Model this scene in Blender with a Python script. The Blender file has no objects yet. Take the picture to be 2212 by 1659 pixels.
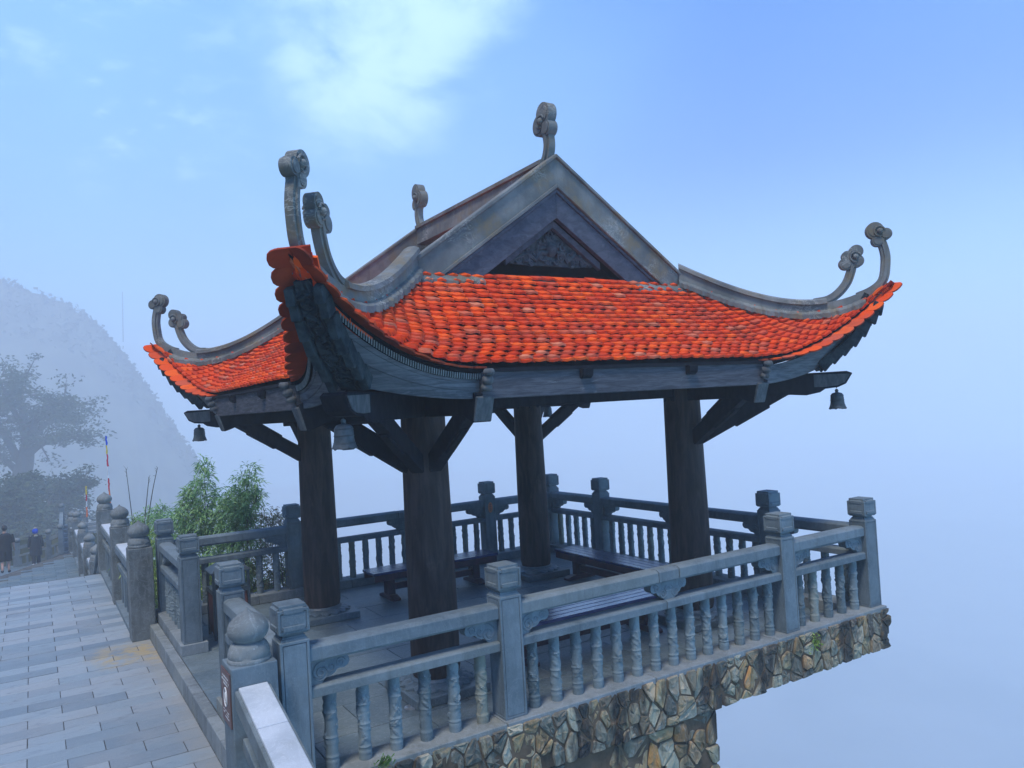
import bpy, bmesh, math, random
from mathutils import Vector, Matrix, noise as mnoise
import numpy as np

random.seed(7)
R = math.radians
sc = bpy.context.scene
COL = sc.collection

# ------------------------------------------------------------------ camera
cam_d = bpy.data.cameras.new('camera')
cam = bpy.data.objects.new('camera', cam_d)
COL.objects.link(cam)
sc.camera = cam
cam_d.sensor_width = 36.0
cam_d.lens = 27.257
cam_d.clip_start = 0.05
cam_d.clip_end = 3000
YAW, PITCH, ROLL = 0.556414, 0.025763, -0.056651
CAM = Vector((0, 0, 2.4326))
_f = Vector((math.sin(YAW) * math.cos(PITCH), math.cos(YAW) * math.cos(PITCH), math.sin(PITCH)))
_r = Vector((math.cos(YAW), -math.sin(YAW), 0))
_u = _r.cross(_f)
_r2 = math.cos(ROLL) * _r + math.sin(ROLL) * _u
_u2 = -math.sin(ROLL) * _r + math.cos(ROLL) * _u
cam.matrix_world = Matrix(((_r2.x, _u2.x, -_f.x, CAM.x), (_r2.y, _u2.y, -_f.y, CAM.y),
                           (_r2.z, _u2.z, -_f.z, CAM.z), (0, 0, 0, 1)))

# ------------------------------------------------------------------ render settings, sky, sun
sc.render.engine = 'CYCLES'
sc.cycles.use_denoising = True
sc.cycles.max_bounces = 6
sc.cycles.diffuse_bounces = 3
sc.cycles.volume_bounces = 3
sc.view_settings.view_transform = 'Standard'
sc.view_settings.look = 'None'
sc.view_settings.exposure = 1.35
sc.view_settings.gamma = 1.0

SUN_EL, SUN_AZ = R(64), R(232)          # azimuth clockwise from +Y
world = bpy.data.worlds.new('World')
sc.world = world
world.use_nodes = True
wt = world.node_tree
wt.nodes.clear()


def wn(kind, **kw):
    n = wt.nodes.new(kind)
    for k, v in kw.items():
        setattr(n, k, v)
    return n


def wl(a, b):
    wt.links.new(a, b)


def wmath(op, a, b=None, c=None, clamp=False):
    n = wn('ShaderNodeMath', operation=op, use_clamp=clamp)
    for i, v in enumerate((a, b, c)):
        if v is None:
            continue
        if isinstance(v, (int, float)):
            n.inputs[i].default_value = v
        else:
            wl(v, n.inputs[i])
    return n.outputs[0]


def wmix(fac, a, b):
    n = wn('ShaderNodeMix', data_type='RGBA')
    for s, v in ((n.inputs[0], fac), (n.inputs[6], a), (n.inputs[7], b)):
        if isinstance(v, (int, float)):
            s.default_value = v
        elif isinstance(v, tuple):
            s.default_value = (*v, 1)
        else:
            wl(v, s)
    return n.outputs[2]


def wsmooth(v, lo, hi):
    n = wn('ShaderNodeMapRange', interpolation_type='SMOOTHSTEP')
    wl(v, n.inputs[0])
    n.inputs[1].default_value, n.inputs[2].default_value = lo, hi
    return n.outputs[0]


out = wn('ShaderNodeOutputWorld')
bg = wn('ShaderNodeBackground')
wl(bg.outputs[0], out.inputs[0])
bg.inputs[1].default_value = 0.065
sky = wn('ShaderNodeTexSky', sky_type='NISHITA', sun_disc=False, sun_elevation=SUN_EL, sun_rotation=SUN_AZ,
         altitude=2500, air_density=1.0, dust_density=0.6, ozone_density=2.0)
tc = wn('ShaderNodeTexCoord')
DIR = tc.outputs['Generated']
sep = wn('ShaderNodeSeparateXYZ')
wl(DIR, sep.inputs[0])
elev = sep.outputs[2]


def sky_dot(px, py):
    """cosine between the sky direction and the direction seen at a point of the photograph (2212 x 1659)"""
    v = _f + (px - 1106) / 1674.8 * _r2 - (py - 829.5) / 1674.8 * _u2
    v.normalize()
    n = wn('ShaderNodeVectorMath', operation='DOT_PRODUCT')
    wl(DIR, n.inputs[0])
    n.inputs[1].default_value = v
    return n.outputs['Value']


def sky_noise(scale, detail=5.0, rough=0.55, dist=0.0, stretch=(1, 1, 1), off=(0, 0, 0)):
    m = wn('ShaderNodeMapping')
    wl(DIR, m.inputs[0])
    m.inputs['Scale'].default_value = stretch
    m.inputs['Location'].default_value = off
    n = wn('ShaderNodeTexNoise')
    wl(m.outputs[0], n.inputs['Vector'])
    n.inputs['Scale'].default_value = scale
    n.inputs['Detail'].default_value = detail
    n.inputs['Roughness'].default_value = rough
    n.inputs['Distortion'].default_value = dist
    return n.outputs['Fac']


blue = wmix(0.93, sky.outputs[0], (0.0, 1.3, 5.4))
# pale banks of high mist, then the fog that thickens to the horizon and below
mist = wsmooth(sky_noise(1.6, 4, 0.5, 0.3, (1, 1, 1.6), (2.2, 0.4, 0)), 0.35, 0.75)
left = wsmooth(sky_dot(250, 420), 0.72, 0.99)
m1 = wmath('MULTIPLY', wmath('ADD', wmath('MULTIPLY', mist, 0.35), wmath('MULTIPLY', left, 0.75)), 0.8, clamp=True)
c1 = wmix(m1, blue, (2.0, 4.6, 8.6))
fogf = wsmooth(elev, 0.30, -0.04)
c2 = wmix(fogf, c1, (3.7, 7.3, 11.2))
# cloud patches
cn = sky_noise(8, 8, 0.62, 0.3, (1, 1, 1.7))
cb = wsmooth(sky_dot(800, 110), 0.985, 0.9995)
cb2 = wsmooth(sky_dot(850, -30), 0.980, 0.999)
cb = wmath('MAXIMUM', cb, cb2)
cl1 = wsmooth(wmath('ADD', cn, wmath('MULTIPLY', cb, 0.26)), 0.50, 0.90)
cl1 = wmath('MULTIPLY', cl1, cb)
wi = sky_noise(15, 7, 0.62, 0.2, (1, 1, 2.4), (0.3, 0.1, 0.5))
wb = wsmooth(sky_dot(290, 262), 0.9935, 0.9997)
wb2 = wmath('MULTIPLY', wsmooth(sky_dot(100, 30), 0.985, 0.9995), 0.7)
wb3 = wmath('MULTIPLY', wsmooth(sky_dot(560, 130), 0.975, 0.999), 0.45)
wbm = wmath('MAXIMUM', wmath('MAXIMUM', wb, wb2), wb3)
cl2 = wmath('MULTIPLY', wsmooth(wi, 0.50, 0.72), wbm)
cl = wmath('MAXIMUM', wmath('MULTIPLY', cl1, 0.95), wmath('MULTIPLY', cl2, 0.5))
c3 = wmix(wmath('MULTIPLY', cl, 0.9), c2, (5.2, 7.6, 10.0))
wl(c3, bg.inputs[0])

sun_d = bpy.data.lights.new('sun', 'SUN')
sun_d.energy = 1.5
sun_d.angle = R(14)
sun_d.color = (1.0, 0.94, 0.86)
sun = bpy.data.objects.new('sun', sun_d)
COL.objects.link(sun)
_sd = Vector((math.sin(SUN_AZ) * math.cos(SUN_EL), math.cos(SUN_AZ) * math.cos(SUN_EL), math.sin(SUN_EL)))
sun.rotation_euler = _sd.to_track_quat('Z', 'Y').to_euler()
sun.location = _sd * 50

# ------------------------------------------------------------------ materials


class NT:
    def __init__(s, name):
        s.m = bpy.data.materials.new(name)
        s.m.use_nodes = True
        s.t = s.m.node_tree
        s.t.nodes.clear()
        s.out = s.t.nodes.new('ShaderNodeOutputMaterial')
        s.b = s.t.nodes.new('ShaderNodeBsdfPrincipled')
        s.t.links.new(s.b.outputs[0], s.out.inputs[0])
        g = s.t.nodes.new('ShaderNodeNewGeometry')
        s.pos = g.outputs['Position']
        s.nrm = g.outputs['Normal']

    def link(s, a, b):
        s.t.links.new(a, b)

    def val(s, sock, v):
        if isinstance(v, tuple):
            sock.default_value = (*v, 1) if len(v) == 3 else v
        elif isinstance(v, (int, float)):
            sock.default_value = v
        else:
            s.link(v, sock)

    def noise(s, scale, detail=4, rough=0.55, stretch=(1, 1, 1), dist=0.0, off=(0, 0, 0), vec=None):
        mp = s.t.nodes.new('ShaderNodeMapping')
        s.link(vec or s.pos, mp.inputs[0])
        mp.inputs['Scale'].default_value = stretch
        mp.inputs['Location'].default_value = off
        n = s.t.nodes.new('ShaderNodeTexNoise')
        s.link(mp.outputs[0], n.inputs['Vector'])
        n.inputs['Scale'].default_value = scale
        n.inputs['Detail'].default_value = detail
        n.inputs['Roughness'].default_value = rough
        n.inputs['Distortion'].default_value = dist
        return n.outputs['Fac']

    def math(s, op, a, b=0.0, clamp=False):
        n = s.t.nodes.new('ShaderNodeMath')
        n.operation = op
        n.use_clamp = clamp
        s.val(n.inputs[0], a)
        s.val(n.inputs[1], b)
        return n.outputs[0]

    def step(s, v, lo, hi):
        n = s.t.nodes.new('ShaderNodeMapRange')
        n.interpolation_type = 'SMOOTHSTEP'
        s.link(v, n.inputs[0])
        n.inputs[1].default_value, n.inputs[2].default_value = lo, hi
        return n.outputs[0]

    def mix(s, f, a, b, blend='MIX'):
        n = s.t.nodes.new('ShaderNodeMix')
        n.data_type = 'RGBA'
        n.blend_type = blend
        s.val(n.inputs[0], f)
        s.val(n.inputs[6], a)
        s.val(n.inputs[7], b)
        return n.outputs[2]

    def rnd(s):
        """a random number per object, or per piece where pieces are joined (attribute tint)"""
        o = s.t.nodes.new('ShaderNodeObjectInfo')
        a = s.t.nodes.new('ShaderNodeAttribute')
        a.attribute_name = 'tint'
        return s.math('FRACT', s.math('ADD', o.outputs['Random'], a.outputs['Fac']))

    def ramp(s, v, stops, interp='LINEAR'):
        n = s.t.nodes.new('ShaderNodeValToRGB')
        n.color_ramp.interpolation = interp
        e = n.color_ramp.elements
        while len(e) > 1:
            e.remove(e[-1])
        for i, (p, c) in enumerate(stops):
            k = e[0] if i == 0 else e.new(p)
            k.position = p
            k.color = (*c, 1)
        s.val(n.inputs[0], v)
        return n.outputs[0]

    def bump(s, h, strength=0.3, dist=0.01, prev=None):
        n = s.t.nodes.new('ShaderNodeBump')
        n.inputs['Strength'].default_value = strength
        n.inputs['Distance'].default_value = dist
        s.link(h, n.inputs['Height'])
        if prev is not None:
            s.link(prev, n.inputs['Normal'])
        s.link(n.outputs[0], s.b.inputs['Normal'])
        return n.outputs[0]

    def fin(s, col, rough=0.8, spec=0.3, metal=0.0):
        s.val(s.b.inputs['Base Color'], col)
        s.val(s.b.inputs['Roughness'], rough)
        s.b.inputs['Specular IOR Level'].default_value = spec
        s.b.inputs['Metallic'].default_value = metal
        return s.m


def m_stone(name, dark, light, vein=(0.5, 0.54, 0.56), rnd=0.25, rough=0.78, streak=0.5, spec=0.15, warm=(0.22, 0.21, 0.15), warmth=0.25, cavity=False):
    n = NT(name)
    a = n.noise(3.0, 6, 0.6)
    col = n.mix(n.step(a, 0.3, 0.7), dark, light)
    st = n.noise(9, 5, 0.6, (1, 1, 0.12))
    col = n.mix(n.math('MULTIPLY', n.step(st, 0.5, 0.72), streak), col, tuple(c * 0.55 for c in dark))
    col = n.mix(n.math('MULTIPLY', n.step(n.noise(1.7, 5, 0.65, off=(7, 3, 1)), 0.52, 0.72), warmth), col, warm)
    v = n.noise(5.5, 8, 0.65, (1, 1, 0.6), 1.6)
    v = n.math('SUBTRACT', 1.0, n.math('MULTIPLY', n.math('ABSOLUTE', n.math('SUBTRACT', v, 0.5)), 34), True)
    col = n.mix(n.math('MULTIPLY', v, 0.18), col, vein)
    sp = n.step(n.noise(55, 3, 0.7), 0.58, 0.75)
    col = n.mix(n.math('MULTIPLY', sp, 0.4), col, vein)
    r = n.rnd()
    col = n.mix(rnd, col, n.ramp(r, [(0, tuple(c * 0.62 for c in dark)), (0.5, light), (0.85, tuple(min(1, c * 1.1) for c in light)), (1, warm)]))
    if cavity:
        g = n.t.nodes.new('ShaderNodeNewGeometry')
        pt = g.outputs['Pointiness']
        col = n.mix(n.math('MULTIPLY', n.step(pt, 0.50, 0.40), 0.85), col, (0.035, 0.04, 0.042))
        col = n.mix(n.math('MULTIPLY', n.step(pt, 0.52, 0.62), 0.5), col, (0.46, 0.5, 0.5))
    h = n.math('ADD', n.noise(26, 6, 0.7), n.math('MULTIPLY', n.noise(120, 3, 0.7), 0.35))
    n.bump(h, 0.45, 0.008)
    return n.fin(col, n.math('ADD', n.math('MULTIPLY', a, 0.25), rough - 0.12), spec)


M = {}
M['rail'] = m_stone('grey_blue_stone', (0.088, 0.118, 0.134), (0.165, 0.207, 0.23), vein=(0.30, 0.335, 0.35), rnd=0.22)
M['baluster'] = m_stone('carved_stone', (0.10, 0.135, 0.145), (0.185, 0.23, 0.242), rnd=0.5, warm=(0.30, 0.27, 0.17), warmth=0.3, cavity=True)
M['post_stone'] = m_stone('brown_grey_stone', (0.105, 0.118, 0.115), (0.19, 0.21, 0.21), rnd=0.18, warm=(0.21, 0.185, 0.13), warmth=0.4)
M['marble'] = m_stone('pale_marble', (0.40, 0.43, 0.45), (0.56, 0.585, 0.60), vein=(0.8, 0.82, 0.83), rnd=0.15, rough=0.5, streak=0.12, spec=0.5)
M['floor'] = m_stone('terrace_slab', (0.062, 0.09, 0.104), (0.125, 0.165, 0.182), rnd=0.3, streak=0.1, rough=0.42, spec=0.5)
M['kerb'] = m_stone('kerb_stone', (0.125, 0.143, 0.147), (0.225, 0.25, 0.255), rnd=0.25, warmth=0.45)
M['path_joint'] = m_stone('path_joint', (0.045, 0.048, 0.05), (0.08, 0.085, 0.085), rnd=0.0)
M['joint'] = m_stone('joint_dirt', (0.05, 0.05, 0.048), (0.09, 0.085, 0.075), rnd=0.0)


def m_paver():
    n = NT('path_paver')
    r = n.rnd()
    col = n.ramp(r, [(0, (0.14, 0.18, 0.21)), (0.35, (0.205, 0.255, 0.285)), (0.7, (0.25, 0.30, 0.33)), (0.9, (0.28, 0.31, 0.325)), (1, (0.155, 0.20, 0.235))])
    col = n.mix(n.math('MULTIPLY', n.step(n.noise(1.1, 5, 0.6), 0.4, 0.7), 0.5), col, (0.27, 0.275, 0.272))
    col = n.mix(n.math('MULTIPLY', n.step(n.noise(6, 6, 0.7, (1, 2.2, 1), 0.8), 0.5, 0.75), 0.6), col, (0.12, 0.138, 0.15))
    col = n.mix(n.math('MULTIPLY', n.step(n.noise(70, 3, 0.7), 0.55, 0.75), 0.3), col, (0.5, 0.52, 0.54))
    # old yellow stain of moss and needles round the foot of the post
    d = n.t.nodes.new('ShaderNodeVectorMath')
    d.operation = 'DISTANCE'
    n.link(n.pos, d.inputs[0])
    d.inputs[1].default_value = (1.10, 10.45, -0.3)
    w = n.math('SUBTRACT', d.outputs['Value'], n.math('MULTIPLY', n.noise(2.6, 5, 0.65), 1.1))
    st = n.math('MULTIPLY', n.step(w, 0.25, -0.4), n.step(n.noise(7, 5, 0.7, off=(1, 4, 0)), 0.36, 0.6))
    col = n.mix(n.math('MULTIPLY', st, 0.85), col, (0.40, 0.29, 0.12))
    # dusty strip along the kerb
    sx = n.t.nodes.new('ShaderNodeSeparateXYZ')
    n.link(n.pos, sx.inputs[0])
    e = n.step(n.math('ADD', sx.outputs[0], n.math('MULTIPLY', n.noise(3.5, 5, 0.6), 0.5)), 1.15, 1.5)
    col = n.mix(n.math('MULTIPLY', e, 0.45), col, (0.30, 0.26, 0.20))
    h = n.math('ADD', n.noise(12, 6, 0.65), n.math('MULTIPLY', n.noise(90, 3, 0.7), 0.3))
    n.bump(h, 0.3, 0.006)
    return n.fin(col, n.math('ADD', n.math('MULTIPLY', n.noise(4, 4), 0.3), 0.42), 0.4)


M['paver'] = m_paver()
M['paver_dark'] = m_stone('dark_path_stone', (0.06, 0.095, 0.11), (0.115, 0.155, 0.17), rnd=0.3, streak=0.1, rough=0.5)  # darker stone for the lower and sloping path


def m_tile(under=False):
    n = NT('terracotta_painted_shade' if under else 'terracotta_tile')
    r = n.rnd()
    col = n.ramp(r, [(0, (0.52, 0.045, 0.012)), (0.3, (0.66, 0.058, 0.012)), (0.55, (0.76, 0.08, 0.013)), (0.75, (0.84, 0.12, 0.016)),
                     (0.87, (0.58, 0.07, 0.026)), (0.95, (0.55, 0.14, 0.07)), (1, (0.64, 0.21, 0.11))])
    g = n.noise(2.2, 5, 0.6)
    col = n.mix(n.math('MULTIPLY', n.step(g, 0.5, 0.72), 0.55), col, (0.40, 0.085, 0.05))
    col = n.mix(n.math('MULTIPLY', n.step(n.noise(38, 4, 0.7), 0.52, 0.78), 0.35), col, (0.30, 0.035, 0.018))
    col = n.mix(n.math('MULTIPLY', n.step(n.noise(1.3, 6, 0.7, off=(5, 5, 1)), 0.54, 0.70), 0.5), col, (0.20, 0.045, 0.03))
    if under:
        col = n.mix(n.math('ADD', 0.35, n.math('MULTIPLY', n.noise(5, 4), 0.6)), col, (0.075, 0.02, 0.016))  # shade under the tiles and on the eave rims, put into the colour
    h = n.noise(60, 4, 0.7)
    n.bump(h, 0.3, 0.004)
    return n.fin(col, 0.8, 0.1)


M['tile'] = m_tile()
M['tile_shade'] = m_tile(True)


def m_plaster():
    n = NT('weathered_plaster')
    a = n.noise(2.4, 6, 0.62)
    col = n.mix(n.step(a, 0.35, 0.68), (0.105, 0.115, 0.112), (0.205, 0.213, 0.2))
    b = n.noise(3.6, 7, 0.68, off=(4, 1, 9))
    col = n.mix(n.math('MULTIPLY', n.step(b, 0.47, 0.66), 0.8), col, (0.185, 0.145, 0.085))
    s = n.noise(7, 8, 0.72, (1, 1, 1.6), 1.4, off=(1, 8, 3))
    s = n.math('SUBTRACT', 1.0, n.math('MULTIPLY', n.math('ABSOLUTE', n.math('SUBTRACT', s, 0.5)), 30), True)
    s = n.math('MULTIPLY', s, n.step(n.noise(2.2, 4, off=(9, 9, 2)), 0.5, 0.65))
    col = n.mix(n.math('MULTIPLY', s, 0.75), col, (0.44, 0.43, 0.38))
    st = n.noise(13, 5, 0.65, (1, 1, 0.1))
    col = n.mix(n.math('MULTIPLY', n.step(st, 0.52, 0.75), 0.5), col, (0.09, 0.095, 0.095))
    h = n.math('ADD', n.noise(14, 6, 0.7), n.math('MULTIPLY', n.noise(80, 3, 0.7), 0.3))
    n.bump(h, 0.45, 0.008)
    return n.fin(col, 0.85, 0.2)


M['plaster'] = m_plaster()


def m_wood(name, dark, light, stretch, rough=0.82, pale=None, spec=0.1):
    n = NT(name)
    a = n.noise(5, 6, 0.62, stretch, 0.6)
    col = n.mix(n.step(a, 0.33, 0.68), dark, light)
    f = n.noise(16, 5, 0.7, tuple(x * 1.0 for x in stretch), 0.3, (3, 5, 1))
    col = n.mix(n.math('MULTIPLY', n.step(f, 0.52, 0.72), 0.55), col, tuple(c * 0.5 for c in dark))
    if pale:
        p = n.noise(7, 5, 0.7, tuple((0.3 * s + 0.5) for s in stretch), 0.8, (8, 2, 6))
        p = n.math('MULTIPLY', n.step(p, 0.56, 0.72), n.step(n.noise(1.6, 3, off=(1, 2, 3)), 0.4, 0.62))
        col = n.mix(n.math('MULTIPLY', p, 0.6), col, pale)
    r = n.rnd()
    col = n.mix(0.25, col, n.ramp(r, [(0, tuple(c * 0.6 for c in dark)), (1, light)]))
    n.bump(n.math('ADD', a, n.math('MULTIPLY', f, 0.6)), 0.4, 0.006)
    return n.fin(col, rough, spec)


M['fascia'] = m_wood('weathered_board', (0.065, 0.072, 0.082), (0.165, 0.175, 0.19), (0.8, 0.8, 9), pale=(0.28, 0.295, 0.30))
M['fascia_dark'] = m_wood('grey_weathered_beam', (0.045, 0.047, 0.056), (0.11, 0.113, 0.128), (0.8, 0.8, 9), pale=(0.26, 0.265, 0.27))
M['barge'] = m_wood('weathered_barge_board', (0.048, 0.054, 0.072), (0.098, 0.108, 0.134), (1.6, 1.6, 3), pale=(0.21, 0.225, 0.25))
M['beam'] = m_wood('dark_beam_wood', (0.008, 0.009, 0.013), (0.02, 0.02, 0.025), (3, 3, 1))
M['beam_end'] = m_wood('grey_beam_end', (0.07, 0.075, 0.08), (0.135, 0.14, 0.14), (4, 4, 1.5))
M['column'] = m_wood('column_wood', (0.022, 0.014, 0.013), (0.075, 0.050, 0.044), (2.6, 2.6, 0.4), pale=(0.15, 0.12, 0.105), rough=0.62, spec=0.15)


def m_carved():
    n = NT('carved_dark_wood')
    col = n.mix(n.step(n.noise(5, 5, 0.6), 0.35, 0.7), (0.010, 0.016, 0.021), (0.034, 0.047, 0.054))
    w = n.t.nodes.new('ShaderNodeTexWave')
    n.link(n.pos, w.inputs[0])
    w.wave_type = 'RINGS'
    w.inputs['Scale'].default_value = 6.0
    w.inputs['Distortion'].default_value = 14.0
    w.inputs['Detail'].default_value = 1.5
    w.inputs['Detail Scale'].default_value = 1.2
    n.bump(w.outputs['Fac'], 0.8, 0.02)
    col = n.mix(n.math('MULTIPLY', w.outputs['Fac'], 0.5), col, (0.055, 0.07, 0.075))
    return n.fin(col, 0.8, 0.12)


M['carved'] = m_carved()


def m_simple(name, c1, c2, scale=6, rough=0.7, spec=0.3, metal=0.0, bump=0.2, bs=40, rnd=0.0, stretch=(1, 1, 1)):
    n = NT(name)
    col = n.mix(n.step(n.noise(scale, 5, 0.6, stretch), 0.35, 0.68), c1, c2)
    if rnd:
        col = n.mix(rnd, col, n.ramp(n.rnd(), [(0, tuple(c * 0.5 for c in c1)), (0.6, c2), (1, tuple(min(1, c * 1.5) for c in c2))]))
    n.bump(n.noise(bs, 4, 0.65), bump, 0.005)
    return n.fin(col, rough, spec, metal)


M['scale'] = m_simple('grey_green_scale', (0.018, 0.027, 0.032), (0.05, 0.066, 0.072), 12, 0.85, 0.1, 0, 0.4, 30)
M['relief'] = m_simple('grey_carved_relief', (0.04, 0.047, 0.055), (0.085, 0.097, 0.105), 14, 0.85, 0.1)
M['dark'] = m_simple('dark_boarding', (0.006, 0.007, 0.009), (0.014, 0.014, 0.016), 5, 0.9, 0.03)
M['bead'] = m_simple('pale_bead', (0.16, 0.18, 0.18), (0.26, 0.285, 0.285), 20)
M['bell'] = m_simple('patinated_bronze', (0.04, 0.055, 0.062), (0.085, 0.10, 0.108), 12, 0.6, 0.4, 0.2, 0.3, 60)
M['iron'] = m_simple('dark_iron', (0.02, 0.022, 0.025), (0.04, 0.042, 0.045), 10, 0.5, 0.5, 0.4)
M['bench'] = m_wood('lacquered_bench_board', (0.022, 0.024, 0.085), (0.045, 0.042, 0.14), (2, 2, 2), rough=0.25, spec=0.7)  # blue reflection of the sky put into the board colour
_bb = next(q for q in M['bench'].node_tree.nodes if q.type == 'BSDF_PRINCIPLED')
_bb.inputs['Coat Weight'].default_value = 0.8
_bb.inputs['Coat Roughness'].default_value = 0.18
M['bench_leg'] = m_wood('maroon_bench_wood', (0.03, 0.01, 0.02), (0.085, 0.02, 0.03), (3, 3, 1), rough=0.45, spec=0.45)
M['bin_panel'] = m_wood('red_brown_panel', (0.09, 0.03, 0.022), (0.16, 0.05, 0.035), (8, 8, 0.6), rough=0.55)
M['bin_metal'] = m_simple('dark_teal_metal', (0.03, 0.042, 0.05), (0.055, 0.07, 0.08), 6, 0.4, 0.5, 0.3)
M['mortar'] = m_stone('rough_mortar', (0.07, 0.052, 0.036), (0.18, 0.128, 0.085), vein=(0.2, 0.16, 0.12), rnd=0.0, streak=0.6, rough=0.9, spec=0.1, warm=(0.20, 0.12, 0.07), warmth=0.4)
M['steel'] = m_simple('brushed_steel', (0.5, 0.52, 0.54), (0.68, 0.7, 0.72), 30, 0.3, 0.5, 0.8, 0.05)
M['sign'] = m_simple('brown_sign_plate', (0.11, 0.055, 0.045), (0.15, 0.075, 0.06), 20, 0.45, 0.4)
M['sign_print'] = m_simple('sign_print', (0.55, 0.55, 0.53), (0.68, 0.68, 0.66), 30, 0.6)
M['orange_print'] = m_simple('orange_print', (0.42, 0.13, 0.05), (0.55, 0.19, 0.08), 30, 0.6)


def m_rubble():
    n = NT('rubble_stone')
    r = n.rnd()
    col = n.ramp(r, [(0, (0.045, 0.05, 0.05)), (0.12, (0.20, 0.19, 0.145)), (0.28, (0.40, 0.38, 0.275)), (0.42, (0.34, 0.27, 0.155)),
                     (0.54, (0.15, 0.145, 0.125)), (0.66, (0.42, 0.33, 0.18)), (0.78, (0.20, 0.12, 0.055)), (0.90, (0.48, 0.45, 0.345)), (1, (0.55, 0.25, 0.045))])
    a = n.noise(16, 6, 0.68, (1, 1, 0.45), 0.8)
    col = n.mix(n.math('MULTIPLY', n.step(a, 0.45, 0.7), 0.6), col, (0.12, 0.105, 0.08))
    col = n.mix(n.math('MULTIPLY', n.step(n.noise(11, 6, 0.7, (1, 1, 0.7), 1.0, (5, 3, 8)), 0.5, 0.72), 0.55), col, (0.46, 0.47, 0.43))
    # black run-off streaks down the wall
    s = n.noise(2.3, 5, 0.62, (1, 1, 0.16), 0.25, (11, 0, 2))
    col = n.mix(n.math('MULTIPLY', n.step(s, 0.515, 0.62), 0.88), col, (0.022, 0.024, 0.027))
    col = n.mix(n.math('MULTIPLY', n.step(n.noise(3.4, 5, 0.6, off=(2, 9, 4)), 0.56, 0.72), 0.5), col, (0.24, 0.13, 0.045))
    col = n.mix(n.math('MULTIPLY', n.step(n.noise(5.0, 6, 0.7, (1, 1, 0.35), 0.5, (4, 4, 9)), 0.5, 0.66), 0.6), col, (0.055, 0.045, 0.034))
    h = n.math('ADD', n.noise(20, 7, 0.72, (1, 1, 0.5)), n.math('MULTIPLY', n.noise(75, 4, 0.7), 0.35))
    n.bump(h, 1.0, 0.022)
    return n.fin(col, 0.85, 0.25)


M['rubble'] = m_rubble()


def m_leaf(name, c1, c2, c3, rough=0.55, trans=0.25):
    n = NT(name)
    r = n.rnd()
    col = n.ramp(r, [(0, c1), (0.55, c2), (1, c3)])
    n.b.inputs['Subsurface Weight'].default_value = 0.0
    m = n.fin(col, rough, 0.3)
    tr = n.t.nodes.new('ShaderNodeBsdfTranslucent')
    n.val(tr.inputs[0], col)
    mx = n.t.nodes.new('ShaderNodeMixShader')
    mx.inputs[0].default_value = trans
    n.link(n.b.outputs[0], mx.inputs[1])
    n.link(tr.outputs[0], mx.inputs[2])
    n.link(mx.outputs[0], n.out.inputs[0])
    return m


M['bamboo_leaf'] = m_leaf('bamboo_leaf', (0.11, 0.22, 0.09), (0.19, 0.36, 0.13), (0.36, 0.52, 0.22))
M['shrub_leaf'] = m_leaf('shrub_leaf', (0.09, 0.16, 0.03), (0.17, 0.29, 0.05), (0.32, 0.40, 0.10))
M['dry_leaf'] = m_leaf('dry_leaf', (0.18, 0.15, 0.09), (0.25, 0.21, 0.12), (0.17, 0.24, 0.10))
M['tree_leaf'] = m_leaf('tree_leaf', (0.025, 0.045, 0.025), (0.045, 0.075, 0.035), (0.07, 0.10, 0.045), 0.6, 0.15)
M['bark'] = m_simple('grey_bark', (0.05, 0.045, 0.04), (0.10, 0.09, 0.08), 10, 0.85, 0.1, 0, 0.5, 30)
M['culm'] = m_simple('bamboo_culm', (0.07, 0.10, 0.035), (0.12, 0.15, 0.055), 10, 0.5)
M['dry_stalk'] = m_simple('dry_stalk', (0.075, 0.07, 0.055), (0.12, 0.11, 0.08), 10, 0.7)
M['earth'] = m_simple('hillside_earth', (0.035, 0.045, 0.025), (0.07, 0.075, 0.04), 0.6, 0.9, 0.1, 0, 0.8, 3)
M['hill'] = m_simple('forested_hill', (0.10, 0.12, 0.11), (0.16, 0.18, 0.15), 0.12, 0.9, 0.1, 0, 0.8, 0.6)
M['cloud'] = m_simple('pale_bounce', (0.27, 0.33, 0.38), (0.32, 0.38, 0.43), 0.02, 0.95, 0.0, 0, 0.0)  # for the added sheet that bounces light up into the fog
M['rock'] = m_stone('grey_rock', (0.12, 0.125, 0.125), (0.24, 0.25, 0.25), rnd=0.3, rough=0.85)
M['cloth_black'] = m_simple('black_cloth', (0.012, 0.013, 0.017), (0.022, 0.023, 0.028), 20, 0.9, 0.1)
M['cloth_navy'] = m_simple('dark_coat', (0.012, 0.016, 0.024), (0.024, 0.028, 0.038), 20, 0.9, 0.1)
M['cloth_blue'] = m_simple('bright_blue_cloth', (0.01, 0.05, 0.42), (0.02, 0.09, 0.6), 20, 0.8, 0.1)
M['cloth_beige'] = m_simple('beige_cloth', (0.3, 0.27, 0.2), (0.4, 0.36, 0.28), 20, 0.8, 0.1)
M['skin'] = m_simple('skin', (0.44, 0.25, 0.18), (0.54, 0.32, 0.23), 10, 0.55, 0.3, 0, 0.05)
M['hair'] = m_simple('black_hair', (0.008, 0.007, 0.007), (0.018, 0.015, 0.014), 40, 0.5, 0.4, 0, 0.4, 120)
M['shoe'] = m_simple('white_shoe', (0.6, 0.6, 0.6), (0.75, 0.75, 0.75), 20, 0.6)
M['pole'] = m_simple('dark_blue_pole', (0.015, 0.03, 0.06), (0.025, 0.045, 0.08), 10, 0.5)
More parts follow.
